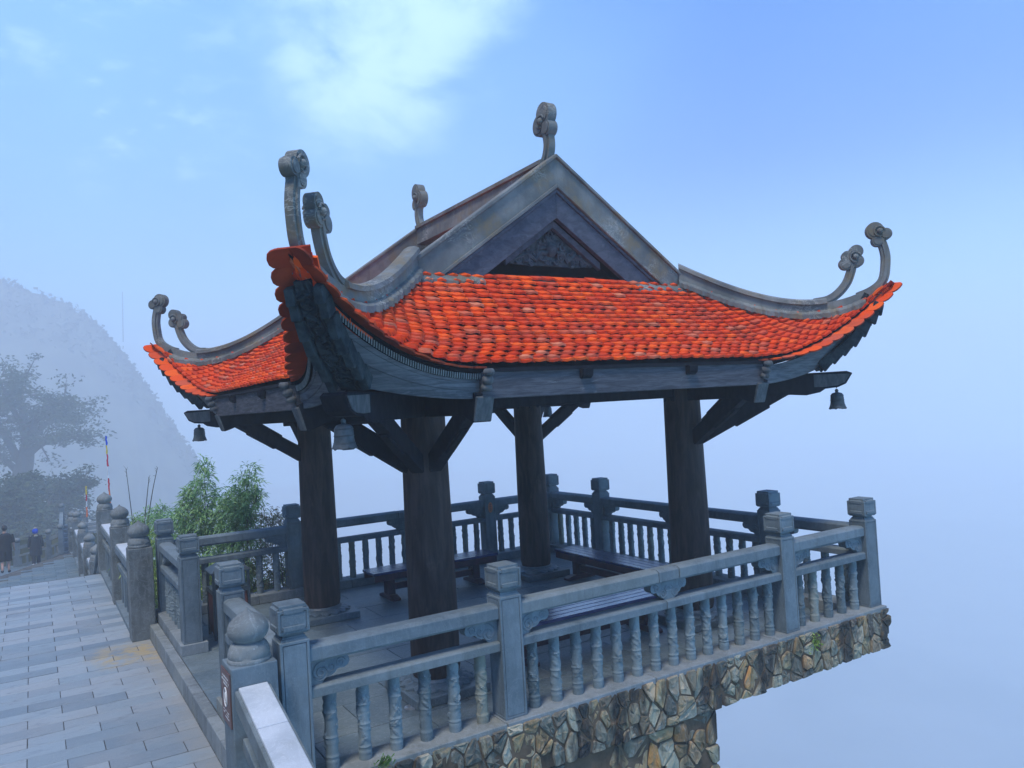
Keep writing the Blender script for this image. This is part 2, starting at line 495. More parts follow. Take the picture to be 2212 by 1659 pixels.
for _n, _c in (('blue', (0.02, 0.09, 0.62)), ('yellow', (0.75, 0.55, 0.05)), ('red', (0.62, 0.04, 0.07)), ('white', (0.75, 0.75, 0.75)), ('orange', (0.85, 0.18, 0.05))):
    M['flag_' + _n] = m_simple('flag_' + _n, tuple(c * 0.8 for c in _c), _c, 12, 0.8, 0.1)

# ------------------------------------------------------------------ mesh helpers


class MB:
    def __init__(s):
        s.v, s.f, s.t = [], [], []
        s.tint = 0.0

    def add(s, vs, fs):
        b = len(s.v)
        s.v += [tuple(v) for v in vs]
        s.f += [tuple(i + b for i in f) for f in fs]
        s.t += [s.tint] * len(fs)
        return s

    def hexa(s, p):
        return s.add(p, [(3, 2, 1, 0), (4, 5, 6, 7), (0, 1, 5, 4), (1, 2, 6, 5), (2, 3, 7, 6), (3, 0, 4, 7)])

    def box(s, x0, x1, y0, y1, z0, z1):
        return s.hexa([(x0, y0, z0), (x1, y0, z0), (x1, y1, z0), (x0, y1, z0), (x0, y0, z1), (x1, y0, z1), (x1, y1, z1), (x0, y1, z1)])

    def loft(s, rings, cap=True, closed=True):
        n = len(rings[0])
        vs = [p for r in rings for p in r]
        fs = []
        for i in range(len(rings) - 1):
            for k in range(n if closed else n - 1):
                a, b = i * n + k, i * n + (k + 1) % n
                fs.append((a, b, b + n, a + n))
        if cap and closed:
            fs.append(tuple(range(n))[::-1])
            fs.append(tuple((len(rings) - 1) * n + k for k in range(n)))
        return s.add(vs, fs)

    def lathe(s, prof, n=24, c=(0, 0, 0), cap=True, fn=None):
        rings = []
        for r, z in prof:
            ring = []
            for k in range(n):
                a = 2 * math.pi * k / n
                rr, zz = fn(r, z, a) if fn else (r, z)
                ring.append((c[0] + rr * math.cos(a), c[1] + rr * math.sin(a), c[2] + zz))
            rings.append(ring)
        return s.loft(rings, cap)

    def tube(s, pts, rad, n=8, cap=True):
        pts = [Vector(p) for p in pts]
        if not isinstance(rad, (list, tuple)):
            rad = [rad] * len(pts)
        rings = []
        ref = None
        for i, p in enumerate(pts):
            d = (pts[min(i + 1, len(pts) - 1)] - pts[max(i - 1, 0)]).normalized()
            if ref is None:
                ref = Vector((0, 0, 1)) if abs(d.z) < 0.9 else Vector((1, 0, 0))
            a = d.cross(ref).normalized()
            b = a.cross(d).normalized()
            ref = b
            rings.append([p + rad[i] * (math.cos(2 * math.pi * k / n) * a + math.sin(2 * math.pi * k / n) * b) for k in range(n)])
        return s.loft(rings, cap)

    def bar(s, p0, p1, w, h, up=(0, 0, 1)):
        """square bar from p0 to p1, w wide, h high"""
        p0, p1 = Vector(p0), Vector(p1)
        d = (p1 - p0).normalized()
        a = d.cross(Vector(up)).normalized() * w / 2
        b = a.cross(d).normalized() * h / 2
        return s.loft([[p + a * i + b * j for i, j in ((-1, -1), (1, -1), (1, 1), (-1, 1))] for p in (p0, p1)])

    def prism(s, poly, f0, f1):
        """poly: 2D outline; f0 and f1 map a 2D point to the two faces"""
        return s.loft([[f0(*p) for p in poly], [f1(*p) for p in poly]])

    def ball(s, c, r, n=10, m=6, sq=(1, 1, 1)):
        rings = [[(c[0] + r * sq[0] * math.sin(math.pi * i / m) * math.cos(2 * math.pi * k / n), c[1] + r * sq[1] * math.sin(math.pi * i / m) * math.sin(2 * math.pi * k / n), c[2] - r * sq[2] * math.cos(math.pi * i / m)) for k in range(n)] for i in range(m + 1)]
        e = 1e-3
        rings[0] = [(c[0] + (p[0] - c[0]) * e + e * r * math.cos(2 * math.pi * k / n), c[1] + e * r * math.sin(2 * math.pi * k / n), c[2] - r * sq[2]) for k, p in enumerate(rings[0])]
        rings[-1] = [(c[0] + e * r * math.cos(2 * math.pi * k / n), c[1] + e * r * math.sin(2 * math.pi * k / n), c[2] + r * sq[2]) for k in range(n)]
        return s.loft(rings)


def mesh_of(name, mb, mat, smooth=None, bevel=0.0, seg=1, off=(0, 0, 0), fix=True):
    me = bpy.data.meshes.new(name)
    vs = mb.v if not any(off) else [(v[0] - off[0], v[1] - off[1], v[2] - off[2]) for v in mb.v]
    me.from_pydata(vs, [], mb.f)
    if any(mb.t):
        at = me.attributes.new('tint', 'FLOAT', 'FACE')
        at.data.foreach_set('value', mb.t)
    if fix or bevel:
        bm = bmesh.new()
        bm.from_mesh(me)
        if fix:
            bmesh.ops.recalc_face_normals(bm, faces=bm.faces)
        if bevel:
            es = [e for e in bm.edges if len(e.link_faces) == 2 and e.calc_face_angle(0) > 0.5]
            bmesh.ops.bevel(bm, geom=es, offset=bevel, offset_type='OFFSET', segments=seg, profile=0.5, affect='EDGES', clamp_overlap=True)
        bm.to_mesh(me)
        bm.free()
    if smooth is not None:
        me.polygons.foreach_set('use_smooth', [True] * len(me.polygons))
        me.set_sharp_from_angle(angle=R(smooth))
    me.materials.append(mat)
    return me


ORG = {}


def root(name, loc, label, cat, group=None):
    o = bpy.data.objects.new(name, None)
    COL.objects.link(o)
    o.location = loc
    o.empty_display_size = 0.2
    o['label'], o['category'] = label, cat
    if group:
        o['group'] = group
    ORG[o] = Vector(loc)
    return o


def put(name, me, parent=None, loc=(0, 0, 0), rot=None):
    """link a mesh as an object at a world location, under a parent that is not rotated"""
    o = bpy.data.objects.new(name, me)
    COL.objects.link(o)
    loc = Vector(loc)
    ORG[o] = loc
    if parent is not None:
        o.parent = parent
        loc = loc - ORG[parent]
    if rot is None:
        o.location = loc
    else:
        o.matrix_basis = Matrix.Translation(loc) @ rot.to_4x4()
    return o


def part(name, mb, mat, parent=None, at=None, **kw):
    """a mesh built in world coordinates, its origin moved to its middle"""
    if at is None:
        n = len(mb.v)
        at = (sum(v[0] for v in mb.v) / n, sum(v[1] for v in mb.v) / n, sum(v[2] for v in mb.v) / n)
    return put(name, mesh_of(name, mb, mat, off=at, **kw), parent, at)


def tag(o, label, cat, group=None):
    o['label'], o['category'] = label, cat
    if group:
        o['group'] = group
    return o


def kind(o, k):
    o['kind'] = k
    return o


def on_frame(p, mx=0.06):
    v = Vector(p) - CAM
    z = v.dot(_f)
    if z < 0.2:
        return False
    x, y = v.dot(_r2) / z * 1674.8 / 1106, v.dot(_u2) / z * 1674.8 / 829.5
    return abs(x) < 1 + mx and abs(y) < 1 + mx


def depth(p):
    return (Vector(p) - CAM).dot(_f)


def smooth_path(pts, n=6):
    """Catmull-Rom through the points"""
    P = [Vector(p) for p in pts]
    P = [2 * P[0] - P[1]] + P + [2 * P[-1] - P[-2]]
    res = []
    for i in range(1, len(P) - 2):
        for k in range(n):
            t = k / n
            a, b, c, d = P[i - 1], P[i], P[i + 1], P[i + 2]
            res.append(0.5 * ((2 * b) + (c - a) * t + (2 * a - 5 * b + 4 * c - d) * t * t + (3 * b - a - 3 * c + d) * t ** 3))
    res.append(P[-2])
    return res

# ------------------------------------------------------------------ stone balustrades


def post_mesh(half, h, inset=True):
    """square shaft with a sunk panel on each side and a stepped shoulder"""
    bm = bmesh.new()
    bmesh.ops.create_cube(bm, size=1.0)
    for v in bm.verts:
        v.co = Vector((v.co.x * 2 * half, v.co.y * 2 * half, (v.co.z + 0.5) * h))
    es = [e for e in bm.edges]
    sides = [f for f in bm.faces if abs(f.normal.z) < 0.5]
    if inset:
        bmesh.ops.inset_individual(bm, faces=sides, thickness=0.026, depth=0)
        bmesh.ops.inset_individual(bm, faces=sides, thickness=0.005, depth=-0.009)
        bmesh.ops.inset_individual(bm, faces=sides, thickness=0.005, depth=0.007)
    bmesh.ops.bevel(bm, geom=[e for e in es if e.is_valid], offset=0.0035, segments=1, profile=0.5, affect='EDGES', clamp_overlap=True)
    me = bpy.data.meshes.new('post')
    bm.to_mesh(me)
    bm.free()
    me.materials.append(M['rail'])
    return me


def neck_mesh(half):
    mb = MB()
    for z0, z1, a, b in ((0, 0.016, half * 0.9, half * 0.86), (0.016, 0.03, half * 0.80, half * 0.78), (0.03, 0.062, half * 0.70, half * 0.68)):
        mb.loft([[(-a, -a, z0), (a, -a, z0), (a, a, z0), (-a, a, z0)], [(-b, -b, z1), (b, -b, z1), (b, b, z1), (-b, b, z1)]])
    return mesh_of('post_neck', mb, M['rail'])


def cap_mesh(half):
    bm = bmesh.new()
    bmesh.ops.create_cube(bm, size=1.0)
    for v in bm.verts:
        k = 0.97 if v.co.z < 0 else 1.0
        v.co = Vector((v.co.x * 2 * half, v.co.y * 2 * half, (v.co.z + 0.5) * 0.15))
    for f in list(bm.faces):
        if f.normal.z < -0.5:
            bmesh.ops.inset_individual(bm, faces=[f], thickness=half * 0.2, depth=0.016)
    es = [e for e in bm.edges]
    sides = [f for f in bm.faces if abs(f.normal.z) < 0.3]
    bmesh.ops.inset_individual(bm, faces=sides, thickness=0.024, depth=0)
    bmesh.ops.inset_individual(bm, faces=sides, thickness=0.004, depth=-0.009)
    bmesh.ops.inset_individual(bm, faces=sides, thickness=0.004, depth=0.007)
    top = [f for f in bm.faces if f.normal.z > 0.9]
    bmesh.ops.inset_individual(bm, faces=top, thickness=0.022, depth=0)
    r = bmesh.ops.extrude_discrete_faces(bm, faces=top)
    for f in r['faces']:
        for v in f.verts:
            v.co.z += 0.028
    es2 = [e for e in bm.edges if e.calc_face_angle(0) > 0.6]
    bmesh.ops.bevel(bm, geom=es2, offset=0.0018, segments=1, affect='EDGES', clamp_overlap=True)
    me = bpy.data.meshes.new('post_cap')
    bm.to_mesh(me)
    bm.free()
    me.materials.append(M['rail'])
    return me


POST, NECK, CAP = post_mesh(0.1, 0.94), neck_mesh(0.1), cap_mesh(0.105)


def baluster_mesh(seed, h=0.53, r0=0.044):
    """a stone stem shaped like bamboo: joints, and leaves carved in relief round it"""
    rg = random.Random(seed)
    joints = [0.075 + rg.uniform(-0.01, 0.02), 0.23 + rg.uniform(-0.03, 0.03), 0.375 + rg.uniform(-0.03, 0.03)]
    leaves = []
    for _ in range(30):
        leaves.append((rg.uniform(0, 2 * math.pi), rg.uniform(0.10, h - 0.03), rg.choice((-1, 1)) * rg.uniform(0.4, 0.95), rg.uniform(0.032, 0.052), rg.uniform(0.009, 0.013)))
    nz, na = 120, 44

    def fn(r, z, a):
        rr = r
        for jz in joints:
            t = (z - jz) / 0.008
            rr += 0.0045 * math.exp(-t * t)
            if jz - 0.05 < z < jz:
                rr += 0.0015
        for la, lz, tilt, ln, wd in leaves:
            da = (a - la + math.pi) % (2 * math.pi) - math.pi
            x, y = da * r0, z - lz
            if abs(x) > ln or abs(y) > ln:
                continue
            u = x * math.sin(tilt) + y * math.cos(tilt)
            w = x * math.cos(tilt) - y * math.sin(tilt)
            e = 1 - (u / ln) ** 2 - (w / wd) ** 2
            if e > 0:
                rr += 0.0055 * min(1, e * 2.4) - (0.0035 if abs(w) < 0.0016 else 0)
        return rr, z
    mb = MB()
    prof = [(r0 * 1.04, 0)] + [(r0 * (1.0 - 0.04 * math.sin(math.pi * i / nz)) if i > 14 else r0 * 1.05, h * i / nz) for i in range(1, nz + 1)]
    mb.lathe(prof, na, fn=fn)
    return mesh_of('baluster', mb, M['baluster'], smooth=50)


BAL = [baluster_mesh(100 + i) for i in range(6)]


def cloud_outline(mir=1, double=False):
    half = [(0.0, 0.0), (0.27, 0.0), (0.285, -0.02), (0.288, -0.045), (0.275, -0.07), (0.25, -0.082), (0.215, -0.08), (0.195, -0.085),
            (0.18, -0.105), (0.155, -0.118), (0.12, -0.122), (0.105, -0.135), (0.09, -0.155), (0.06, -0.165), (0.035, -0.172), (0.0, -0.175)]
    if double:
        h = half[1:-1]
        return [(-x * 0.75, z) for x, z in h[::-1]] + [(x * 0.75, z) for x, z in h]
    return [(x * mir, z) for x, z in half]


def spiral(cx, cz, r, turns, mir=1, start=0.0, n=26):
    return [(cx + mir * r * (1 - k / n * 0.85) * math.cos(start + 2 * math.pi * turns * k / n), cz + r * (1 - k / n * 0.85) * math.sin(start + 2 * math.pi * turns * k / n)) for k in range(n + 1)]


def bracket_mesh(mir, double=False):
    mb = MB()
    t = 0.045
    ol = cloud_outline(mir, double)
    mb.prism(ol, lambda x, z: (x, -t, z), lambda x, z: (x, t, z))
    sp = []
    if double:
        for m in (-1, 1):
            sp += [spiral(m * 0.15, -0.045, 0.036, 1.6, m, 0.4), spiral(m * 0.075, -0.10, 0.045, 1.7, m, 2.4), spiral(m * 0.02, -0.055, 0.035, 1.2, m, 4)]
    else:
        sp = [spiral(mir * 0.225, -0.042, 0.036, 1.5, mir, 0.3), spiral(mir * 0.085, -0.085, 0.062, 1.9, mir, 2.2), spiral(mir * 0.155, -0.06, 0.035, 1.1, mir, 3.6), spiral(mir * 0.085, -0.085, 0.078, 0.8, mir, 1.2)]
    for q in sp:
        for yy in (-t, t):
            mb.tube([(x, yy, z) for x, z in q], 0.0055, 4)
    return mesh_of('carved_bracket', mb, M['rail'], smooth=40)


BR = {1: bracket_mesh(1), -1: bracket_mesh(-1), 0: bracket_mesh(1, True)}


def rail_piece(p0, p1, z, w, h, tilt=0.0):
    """handrail with rounded upper edges between two points"""
    p0, p1 = Vector((*p0, z)), Vector((*p1, z))
    d = (p1 - p0).normalized()
    a = Vector((d.y, -d.x, 0))
    sec = [(-w / 2, -h), (w / 2, -h), (w / 2, -h * 0.2), (w / 2 - 0.012, -0.012), (w / 2 - 0.035, 0), (-w / 2 + 0.035, 0), (-w / 2 + 0.012, -0.012), (-w / 2, -h * 0.2)]
    mb = MB()
    mb.loft([[p + a * x + Vector((0, 0, y)) for x, y in sec] for p in (p0, p1)])
    return mb


def mid_piece(p0, p1, z, w, h):
    p0, p1 = Vector((*p0, z)), Vector((*p1, z))
    d = (p1 - p0).normalized()
    a = Vector((d.y, -d.x, 0))
    sec = [(-w / 2, -h), (w / 2, -h), (w / 2, -0.012), (w / 2 - 0.016, 0), (w / 2 - 0.05, 0.004), (-w / 2 + 0.05, 0.004), (-w / 2 + 0.016, 0), (-w / 2, -0.012)]
    mb = MB()
    mb.loft([[p + a * x + Vector((0, 0, y)) for x, y in sec] for p in (p0, p1)])
    return mb


def add_post(parent, x, y, z=0.0):
    rz = Matrix.Rotation(random.choice((0, 1, 2, 3)) * math.pi / 2, 3, 'Z')
    p = put('post', POST, parent, (x, y, z), rz)
    ORG[p] = Vector((x, y, z))
    c = bpy.data.objects.new('post_cap', CAP)
    COL.objects.link(c)
    c.parent = p
    c.location = (0, 0, 1.0)
    n = bpy.data.objects.new('post_neck', NECK)
    COL.objects.link(n)
    n.parent = p
    n.location = (0, 0, 0.94)
    return p


BALN = [0]


def bay(parent, p0, p1, count, brk=(1, 1), mid=False, split=None, z=0.0):
    """rails, balusters and brackets between two posts (centres p0 and p1)"""
    a, b = Vector(p0), Vector(p1)
    d = (b - a)
    L = d.length
    d.normalize()
    s, e = a + d * 0.1, b - d * 0.1
    ang = math.atan2(d.y, d.x)
    rot = Matrix.Rotation(ang, 3, 'Z')
    cuts = [0.0] + ([split] if isinstance(split, float) else (split or [])) + [1.0]
    for i in range(len(cuts) - 1):
        q0 = s.lerp(e, cuts[i]) + (d * 0.004 if i else Vector((0, 0)))
        q1 = s.lerp(e, cuts[i + 1]) - (d * 0.004 if i < len(cuts) - 2 else Vector((0, 0)))
        part('top_rail', rail_piece(q0, q1, z + 0.885 + random.uniform(-0.003, 0.003), 0.165, 0.105), M['rail'], parent, bevel=0.003)
    mb = MB()
    mb.bar((s.x, s.y, z + 0.769), (e.x, e.y, z + 0.769), 0.10, 0.022)
    part('rail_lip', mb, M['rail'], parent)
    mcuts = [0.0] + ([0.5] if mid else []) + [1.0]
    for i in range(len(mcuts) - 1):
        q0 = s.lerp(e, mcuts[i]) + (d * 0.003 if i else Vector((0, 0)))
        q1 = s.lerp(e, mcuts[i + 1]) - (d * 0.003 if i < len(mcuts) - 2 else Vector((0, 0)))
        part('middle_rail', mid_piece(q0, q1, z + 0.602, 0.165, 0.072), M['rail'], parent, bevel=0.003)
    for k in range(count):
        t = (k + 0.62) / (count + 0.24)
        q = s.lerp(e, t)
        BALN[0] += 1
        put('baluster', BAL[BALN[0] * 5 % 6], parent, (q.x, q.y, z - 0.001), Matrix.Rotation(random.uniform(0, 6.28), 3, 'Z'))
    if brk[0]:
        put('carved_bracket', BR[1], parent, (s.x, s.y, z + 0.763), rot)
    if brk[1]:
        put('carved_bracket', BR[-1], parent, (e.x, e.y, z + 0.763), rot)
    if mid:
        m = s.lerp(e, 0.52)
        put('carved_bracket', BR[0], parent, (m.x, m.y, z + 0.763), rot)


PA, PB, PC, PD = (1.435, 5.32), (3.12, 5.32), (6.39, 5.32), (7.765, 5.32)
PE, PF, PG = (1.435, 7.19), (1.435, 9.345), (1.435, 11.18)
PL, PM, PK = (3.118, 11.18), (6.34, 11.18), (7.625, 11.18)
PP, PQ = (7.735, 6.58), (7.655, 9.83)

G_BAL = 'stone balustrades round the terrace'
bf = root('stone_balustrade', (4.6, 5.32, 0), 'long front balustrade above the rubble wall, its rail cracked across', 'balustrade', G_BAL)
for p in (PA, PB, PC, PD):
    add_post(bf, *p)
bay(bf, PA, PB, 6)
bay(bf, PB, PC, 14, mid=True, split=[0.475, 0.555])
bay(bf, PC, PD, 5)
bl = root('stone_balustrade', (1.435, 6.2, 0), 'short balustrade between the onion post with the brown sign and the terrace entrance', 'balustrade', G_BAL)
add_post(bl, *PE)
bay(bl, PA, PE, 7)
br = root('stone_balustrade', (1.435, 10.2, 0), 'short balustrade on the far side of the terrace entrance, beside the bin', 'balustrade', G_BAL)
add_post(br, *PF)
bay(br, PF, PG, 7)
bb = root('stone_balustrade', (4.5, 11.18, 0), 'rear balustrade in front of the bamboo, one post with an orange sticker', 'balustrade', G_BAL)
for p in (PG, PL, PM, PK):
    add_post(bb, *p)
bay(bb, PG, PL, 6)
bay(bb, PL, PM, 14, mid=True, split=0.5)
bay(bb, PM, PK, 5)
bs = root('stone_balustrade', (7.68, 8.2, 0), 'balustrade on the terrace side open to the empty fog, behind the blue bench', 'balustrade', G_BAL)
for p in (PP, PQ):
    add_post(bs, *p)
bay(bs, PD, PP, 4)
bay(bs, PP, PQ, 14, mid=True, split=0.5)
bay(bs, PQ, PK, 5)

# ------------------------------------------------------------------ terrace: kerb, floor, rubble wall


def slab_run(name, parent, mat, pts, w0, w1, z0, z1, lens, gap=0.004, bevel=0.005):
    """kerb stones laid along a straight run; w0 and w1 are offsets to the left of the run"""
    a, b = Vector(pts[0]), Vector(pts[1])
    L = (b - a).length
    d = (b - a).normalized()
    n = Vector((-d.y, d.x))
    t = 0.0
    while t < L - 1e-4:
        l = min(lens * random.uniform(0.85, 1.15), L - t)
        if L - t - l < lens * 0.4:
            l = L - t
        p, q = a + d * (t + gap), a + d * (t + l - gap)
        dz = random.uniform(-0.002, 0.002)
        mb = MB()
        P = [p + n * w0, q + n * w0, q + n * w1, p + n * w1]
        mb.hexa([(v.x, v.y, z0) for v in P] + [(v.x, v.y, z1 + dz) for v in P])
        part(name, mb, mat, parent, bevel=bevel)
        t += l


kr = kind(put('terrace_kerb', mesh_of('terrace_kerb', MB().box(1.33, 7.8, 5.20, 5.42, -0.10, -0.012), M['joint'])), 'structure')
slab_run('kerb_stone', kr, M['kerb'], ((1.30, 5.45), (7.875, 5.45)), -0.285, 0.0, -0.055, 0.0, 1.5)
slab_run('kerb_stone', kr, M['kerb'], ((7.875, 5.46), (7.745, 11.30)), -0.0, 0.30, -0.12, 0.0, 1.4)
slab_run('kerb_stone', kr, M['kerb'], ((1.30, 11.03), (7.45, 11.03)), 0.0, 0.30, -0.12, 0.0, 1.4)
slab_run('kerb_stone', kr, M['kerb'], ((1.585, 9.215), (1.585, 11.025)), 0.0, 0.285, -0.12, 0.0, 0.8)
slab_run('kerb_stone', kr, M['kerb'], ((1.585, 5.46), (1.585, 7.32)), 0.0, 0.285, -0.12, 0.0, 0.9)
slab_run('kerb_stone', kr, M['kerb'], ((1.295, 5.47), (1.295, 11.3)), 0.0, 0.10, -0.33, -0.118, 0.62)

fl = kind(put('terrace_floor', mesh_of('terrace_floor', MB().box(1.296, 7.8, 5.3, 11.2, -0.22, -0.132), M['joint'])), 'structure')
sw, sl = 0.62, 0.93
j = 0
y = 5.455
while y < 11.02:
    x = 1.30 + (0 if j % 2 else -0.46)
    while x < 7.72:
        x0, x1 = max(1.302, x + 0.004), min(7.70, x + sl - 0.004)
        y0, y1 = y + 0.004, min(11.025, y + sw - 0.004)
        if x1 - x0 > 0.05:
            dz = random.uniform(-0.0015, 0.0015)
            part('floor_slab', MB().box(x0, x1, y0, y1, -0.16, -0.12 + dz), M['floor'], fl, bevel=0.003)
        x += sl
    y += sw
    j += 1


def clip(poly, n, c):
    """keep the part of poly where n.p <= c"""
    res = []
    for i in range(len(poly)):
        a, b = poly[i], poly[(i + 1) % len(poly)]
        da, db = n[0] * a[0] + n[1] * a[1] - c, n[0] * b[0] + n[1] * b[1] - c
        if da <= 0:
            res.append(a)
        if (da < 0) != (db < 0) and da != db:
            t = da / (da - db)
            res.append((a[0] + (b[0] - a[0]) * t, a[1] + (b[1] - a[1]) * t))
    return res


def voronoi(seeds, bound, asp=1.0):
    cells = []
    for i, s in enumerate(seeds):
        poly = list(bound)
        near = sorted(range(len(seeds)), key=lambda k: ((seeds[k][0] - s[0]) * asp) ** 2 + (seeds[k][1] - s[1]) ** 2)[1:22]
        for k in near:
            q = seeds[k]
            n = ((q[0] - s[0]) * asp * asp, q[1] - s[1])
            m = ((q[0] + s[0]) / 2, (q[1] + s[1]) / 2)
            poly = clip(poly, n, n[0] * m[0] + n[1] * m[1])
            if len(poly) < 3:
                break
        if len(poly) >= 3:
            cells.append(poly)
    return cells


def area(p):
    return 0.5 * sum(p[i][0] * p[(i + 1) % len(p)][1] - p[(i + 1) % len(p)][0] * p[i][1] for i in range(len(p)))


def stone_block(mb, cell, gap, proud, fmap, rg):
    """one facing stone: a cell drawn in from its joints, corners knocked off, face uneven"""
    A = area(cell)
    if abs(A) < 0.0022 or rg.random() < 0.035:
        return False
    if A < 0:
        cell = cell[::-1]
    c = (sum(p[0] for p in cell) / len(cell), sum(p[1] for p in cell) / len(cell))
    poly = list(cell)
    for i in range(len(cell)):
        a, b = cell[i], cell[(i + 1) % len(cell)]
        ex, ez = b[0] - a[0], b[1] - a[1]
        l = math.hypot(ex, ez)
        if l < 1e-6:
            continue
        n = (ez / l, -ex / l)
        poly = clip(poly, n, n[0] * a[0] + n[1] * a[1] - gap * rg.uniform(0.6, 1.5))
        if len(poly) < 3:
            return False
    q = []
    for i in range(len(poly)):
        a, b = poly[i], poly[(i + 1) % len(poly)]
        t = rg.uniform(0.07, 0.24)
        q.append((a[0] + (b[0] - a[0]) * t, a[1] + (b[1] - a[1]) * t))
        q.append((a[0] + (b[0] - a[0]) * (1 - t), a[1] + (b[1] - a[1]) * (1 - t)))
    tx, tz = rg.uniform(-0.12, 0.12), rg.uniform(-0.12, 0.12)
    n = len(q)

    def ring(k, d, rough):
        r = []
        for p in q:
            x, z = c[0] + (p[0] - c[0]) * k, c[1] + (p[1] - c[1]) * k
            dd = d + (tx * (x - c[0]) + tz * (z - c[1])) * (1 if d > 0 else 0) + rg.uniform(-rough, rough)
            r.append(fmap(x, z, dd))
        return r
    rings = [ring(1.0, -0.02, 0), ring(1.0, proud * 0.6, 0.004), ring(0.93, proud * 0.95, 0.005), ring(0.5, proud * 1.05, 0.010)]
    vs = [p for r in rings for p in r] + [fmap(c[0], c[1], proud + rg.uniform(-0.008, 0.01))]
    fs = []
    for i in range(3):
        for k in range(n):
            a, b = i * n + k, i * n + (k + 1) % n
            fs.append((a, b, b + n, a + n))
    for k in range(n):
        fs.append((3 * n + k, 3 * n + (k + 1) % n, 4 * n))
    mb.add(vs, fs)
    return True


rg = random.Random(21)
wall = root('rubble_wall', (4.5, 5.2, -0.5), 'wall of rough rubble stones under the terrace, its end jutting out over the fog', 'wall')
part('mortar_bed', MB().box(1.31, 7.86, 5.19, 11.25, -0.44, -0.165), M['mortar'], wall)
part('mortar_bed', MB().box(1.20, 7.84, 5.164, 5.26, -0.43, -0.057), M['mortar'], wall)
part('mortar_bed', MB().box(0.9, 5.20, 5.197, 10.6, -6.0, -0.445), M['mortar'], wall)


def seeds(x0, x1, z0, z1, n, rg):
    pts = []
    for _ in range(n):
        best, bd = None, -1
        for _k in range(9):
            p = (rg.uniform(x0, x1), rg.uniform(z0, z1))
            dd = min([(p[0] - q[0]) ** 2 + (p[1] - q[1]) ** 2 for q in pts[-500:]] or [9])
            dd *= rg.uniform(0.06, 1)
            if dd > bd:
                best, bd = p, dd
        pts.append(best)
    return pts


ns = 0
for (x0, x1, z0, z1, cnt, yy, asp) in ((1.2, 7.90, -0.45, -0.02, 165, 5.172, 1.5), (1.5, 5.235, -1.5, -0.452, 148, 5.205, 1.2)):
    for cell in voronoi(seeds(x0, x1, z0, z1, cnt, rg), [(x0, z0), (x1, z0), (x1, z1), (x0, z1)], asp):
        mb = MB()
        if stone_block(mb, cell, rg.choice((0.004, 0.006, 0.010)), rg.uniform(0.008, 0.034), lambda x, z, d, Y=yy: (x, Y - d, z), rg):
            part('stone', mb, M['rubble'], wall)
            ns += 1
mb = MB()
for cell in voronoi(seeds(0.9, 5.235, -3.6, -1.502, 170, rg), [(0.9, -3.6), (5.235, -3.6), (5.235, -1.502), (0.9, -1.502)], 1.0):
    mb.tint = rg.random()
    stone_block(mb, cell, 0.007, rg.uniform(0.01, 0.034), lambda x, z, d: (x, 5.205 - d, z), rg)
for cell in voronoi(seeds(5.16, 11.3, -0.45, -0.12, 110, rg), [(5.16, -0.45), (11.3, -0.45), (11.3, -0.125), (5.16, -0.125)], 1.3):
    mb.tint = rg.random()
    stone_block(mb, cell, 0.007, rg.uniform(0.015, 0.035), lambda y, z, d: (7.862 + d, y, z), rg)
for cell in voronoi(seeds(5.22, 8.5, -2.2, -0.45, 110, rg), [(5.22, -2.2), (8.5, -2.2), (8.5, -0.45), (5.22, -0.45)], 1.1):
    mb.tint = rg.random()
    stone_block(mb, cell, 0.007, rg.uniform(0.015, 0.035), lambda y, z, d: (5.202 + d, y, z), rg)
kind(part('end_stones', mb, M['rubble'], wall, smooth=38), 'stuff')
# tuft of moss and a sprig growing out of the wall
mb = MB()
for _ in range(120):
    c = Vector((6.58 + rg.gauss(0, 0.04), 5.13 + rg.uniform(-0.03, 0.02), -0.10 + rg.gauss(0, 0.04)))
    a, l = rg.uniform(0, 6.28), rg.uniform(0.01, 0.03)
    mb.tint = rg.random()
    mb.add([c, c + Vector((math.cos(a) * l, -l * 0.6, math.sin(a) * l)), c + Vector((math.cos(a + 0.7) * l * 0.7, -l, math.sin(a + 0.7) * l * 0.7))], [(0, 1, 2)])
tag(part('moss_tuft', mb, M['shrub_leaf'], None, fix=False), 'small green moss tuft on the rubble wall under the front rail', 'moss')
mb = MB()
for _ in range(60):
    c = Vector((1.98 + rg.gauss(0, 0.03), 5.15, -0.02 + rg.uniform(-0.02, 0.03)))
    a, l = rg.uniform(0.2, 2.9), rg.uniform(0.03, 0.07)
    mb.tint = rg.random()
    e = c + Vector((math.cos(a) * l * 0.7, -rg.uniform(0, 0.03), math.sin(a) * l))
    mb.add([c, e + Vector((0.012, 0, 0)), e + Vector((0, -0.01, 0.014))], [(0, 1, 2)])
tag(part('weed', mb, M['shrub_leaf'], None, fix=False), 'bright green weed sprouting at the kerb below the front balusters', 'weed')

# ------------------------------------------------------------------ the path and the ground
pz = -0.30
path = kind(put('path', mesh_of('path', MB().box(-4.5, 1.20, 4.2, 16.62, -0.6, pz - 0.007), M['path_joint'])), 'structure')
FULL = mesh_of('paver', MB().box(-0.2818, 0.2818, -0.1222, 0.1222, -0.03, 0.0), M['paver'], bevel=0.003)
cand = []
row = 0
y = 4.3
while y < 16.5:
    x = -4.4 + (0.285 if row % 2 else 0)
    while x < 1.19:
        x1 = min(x + 0.57, 1.195)
        cand.append((x, x1, y, min(y + 0.25, 16.6)))
        x += 0.57
    y += 0.25
    row += 1
vis = [c for c in cand if on_frame(((c[0] + c[1]) / 2, (c[2] + c[3]) / 2, pz), 0.03)]
vis.sort(key=lambda c: depth(((c[0] + c[1]) / 2, (c[2] + c[3]) / 2, pz)))
single = set(vis[:296])
rest = MB()
rg = random.Random(5)
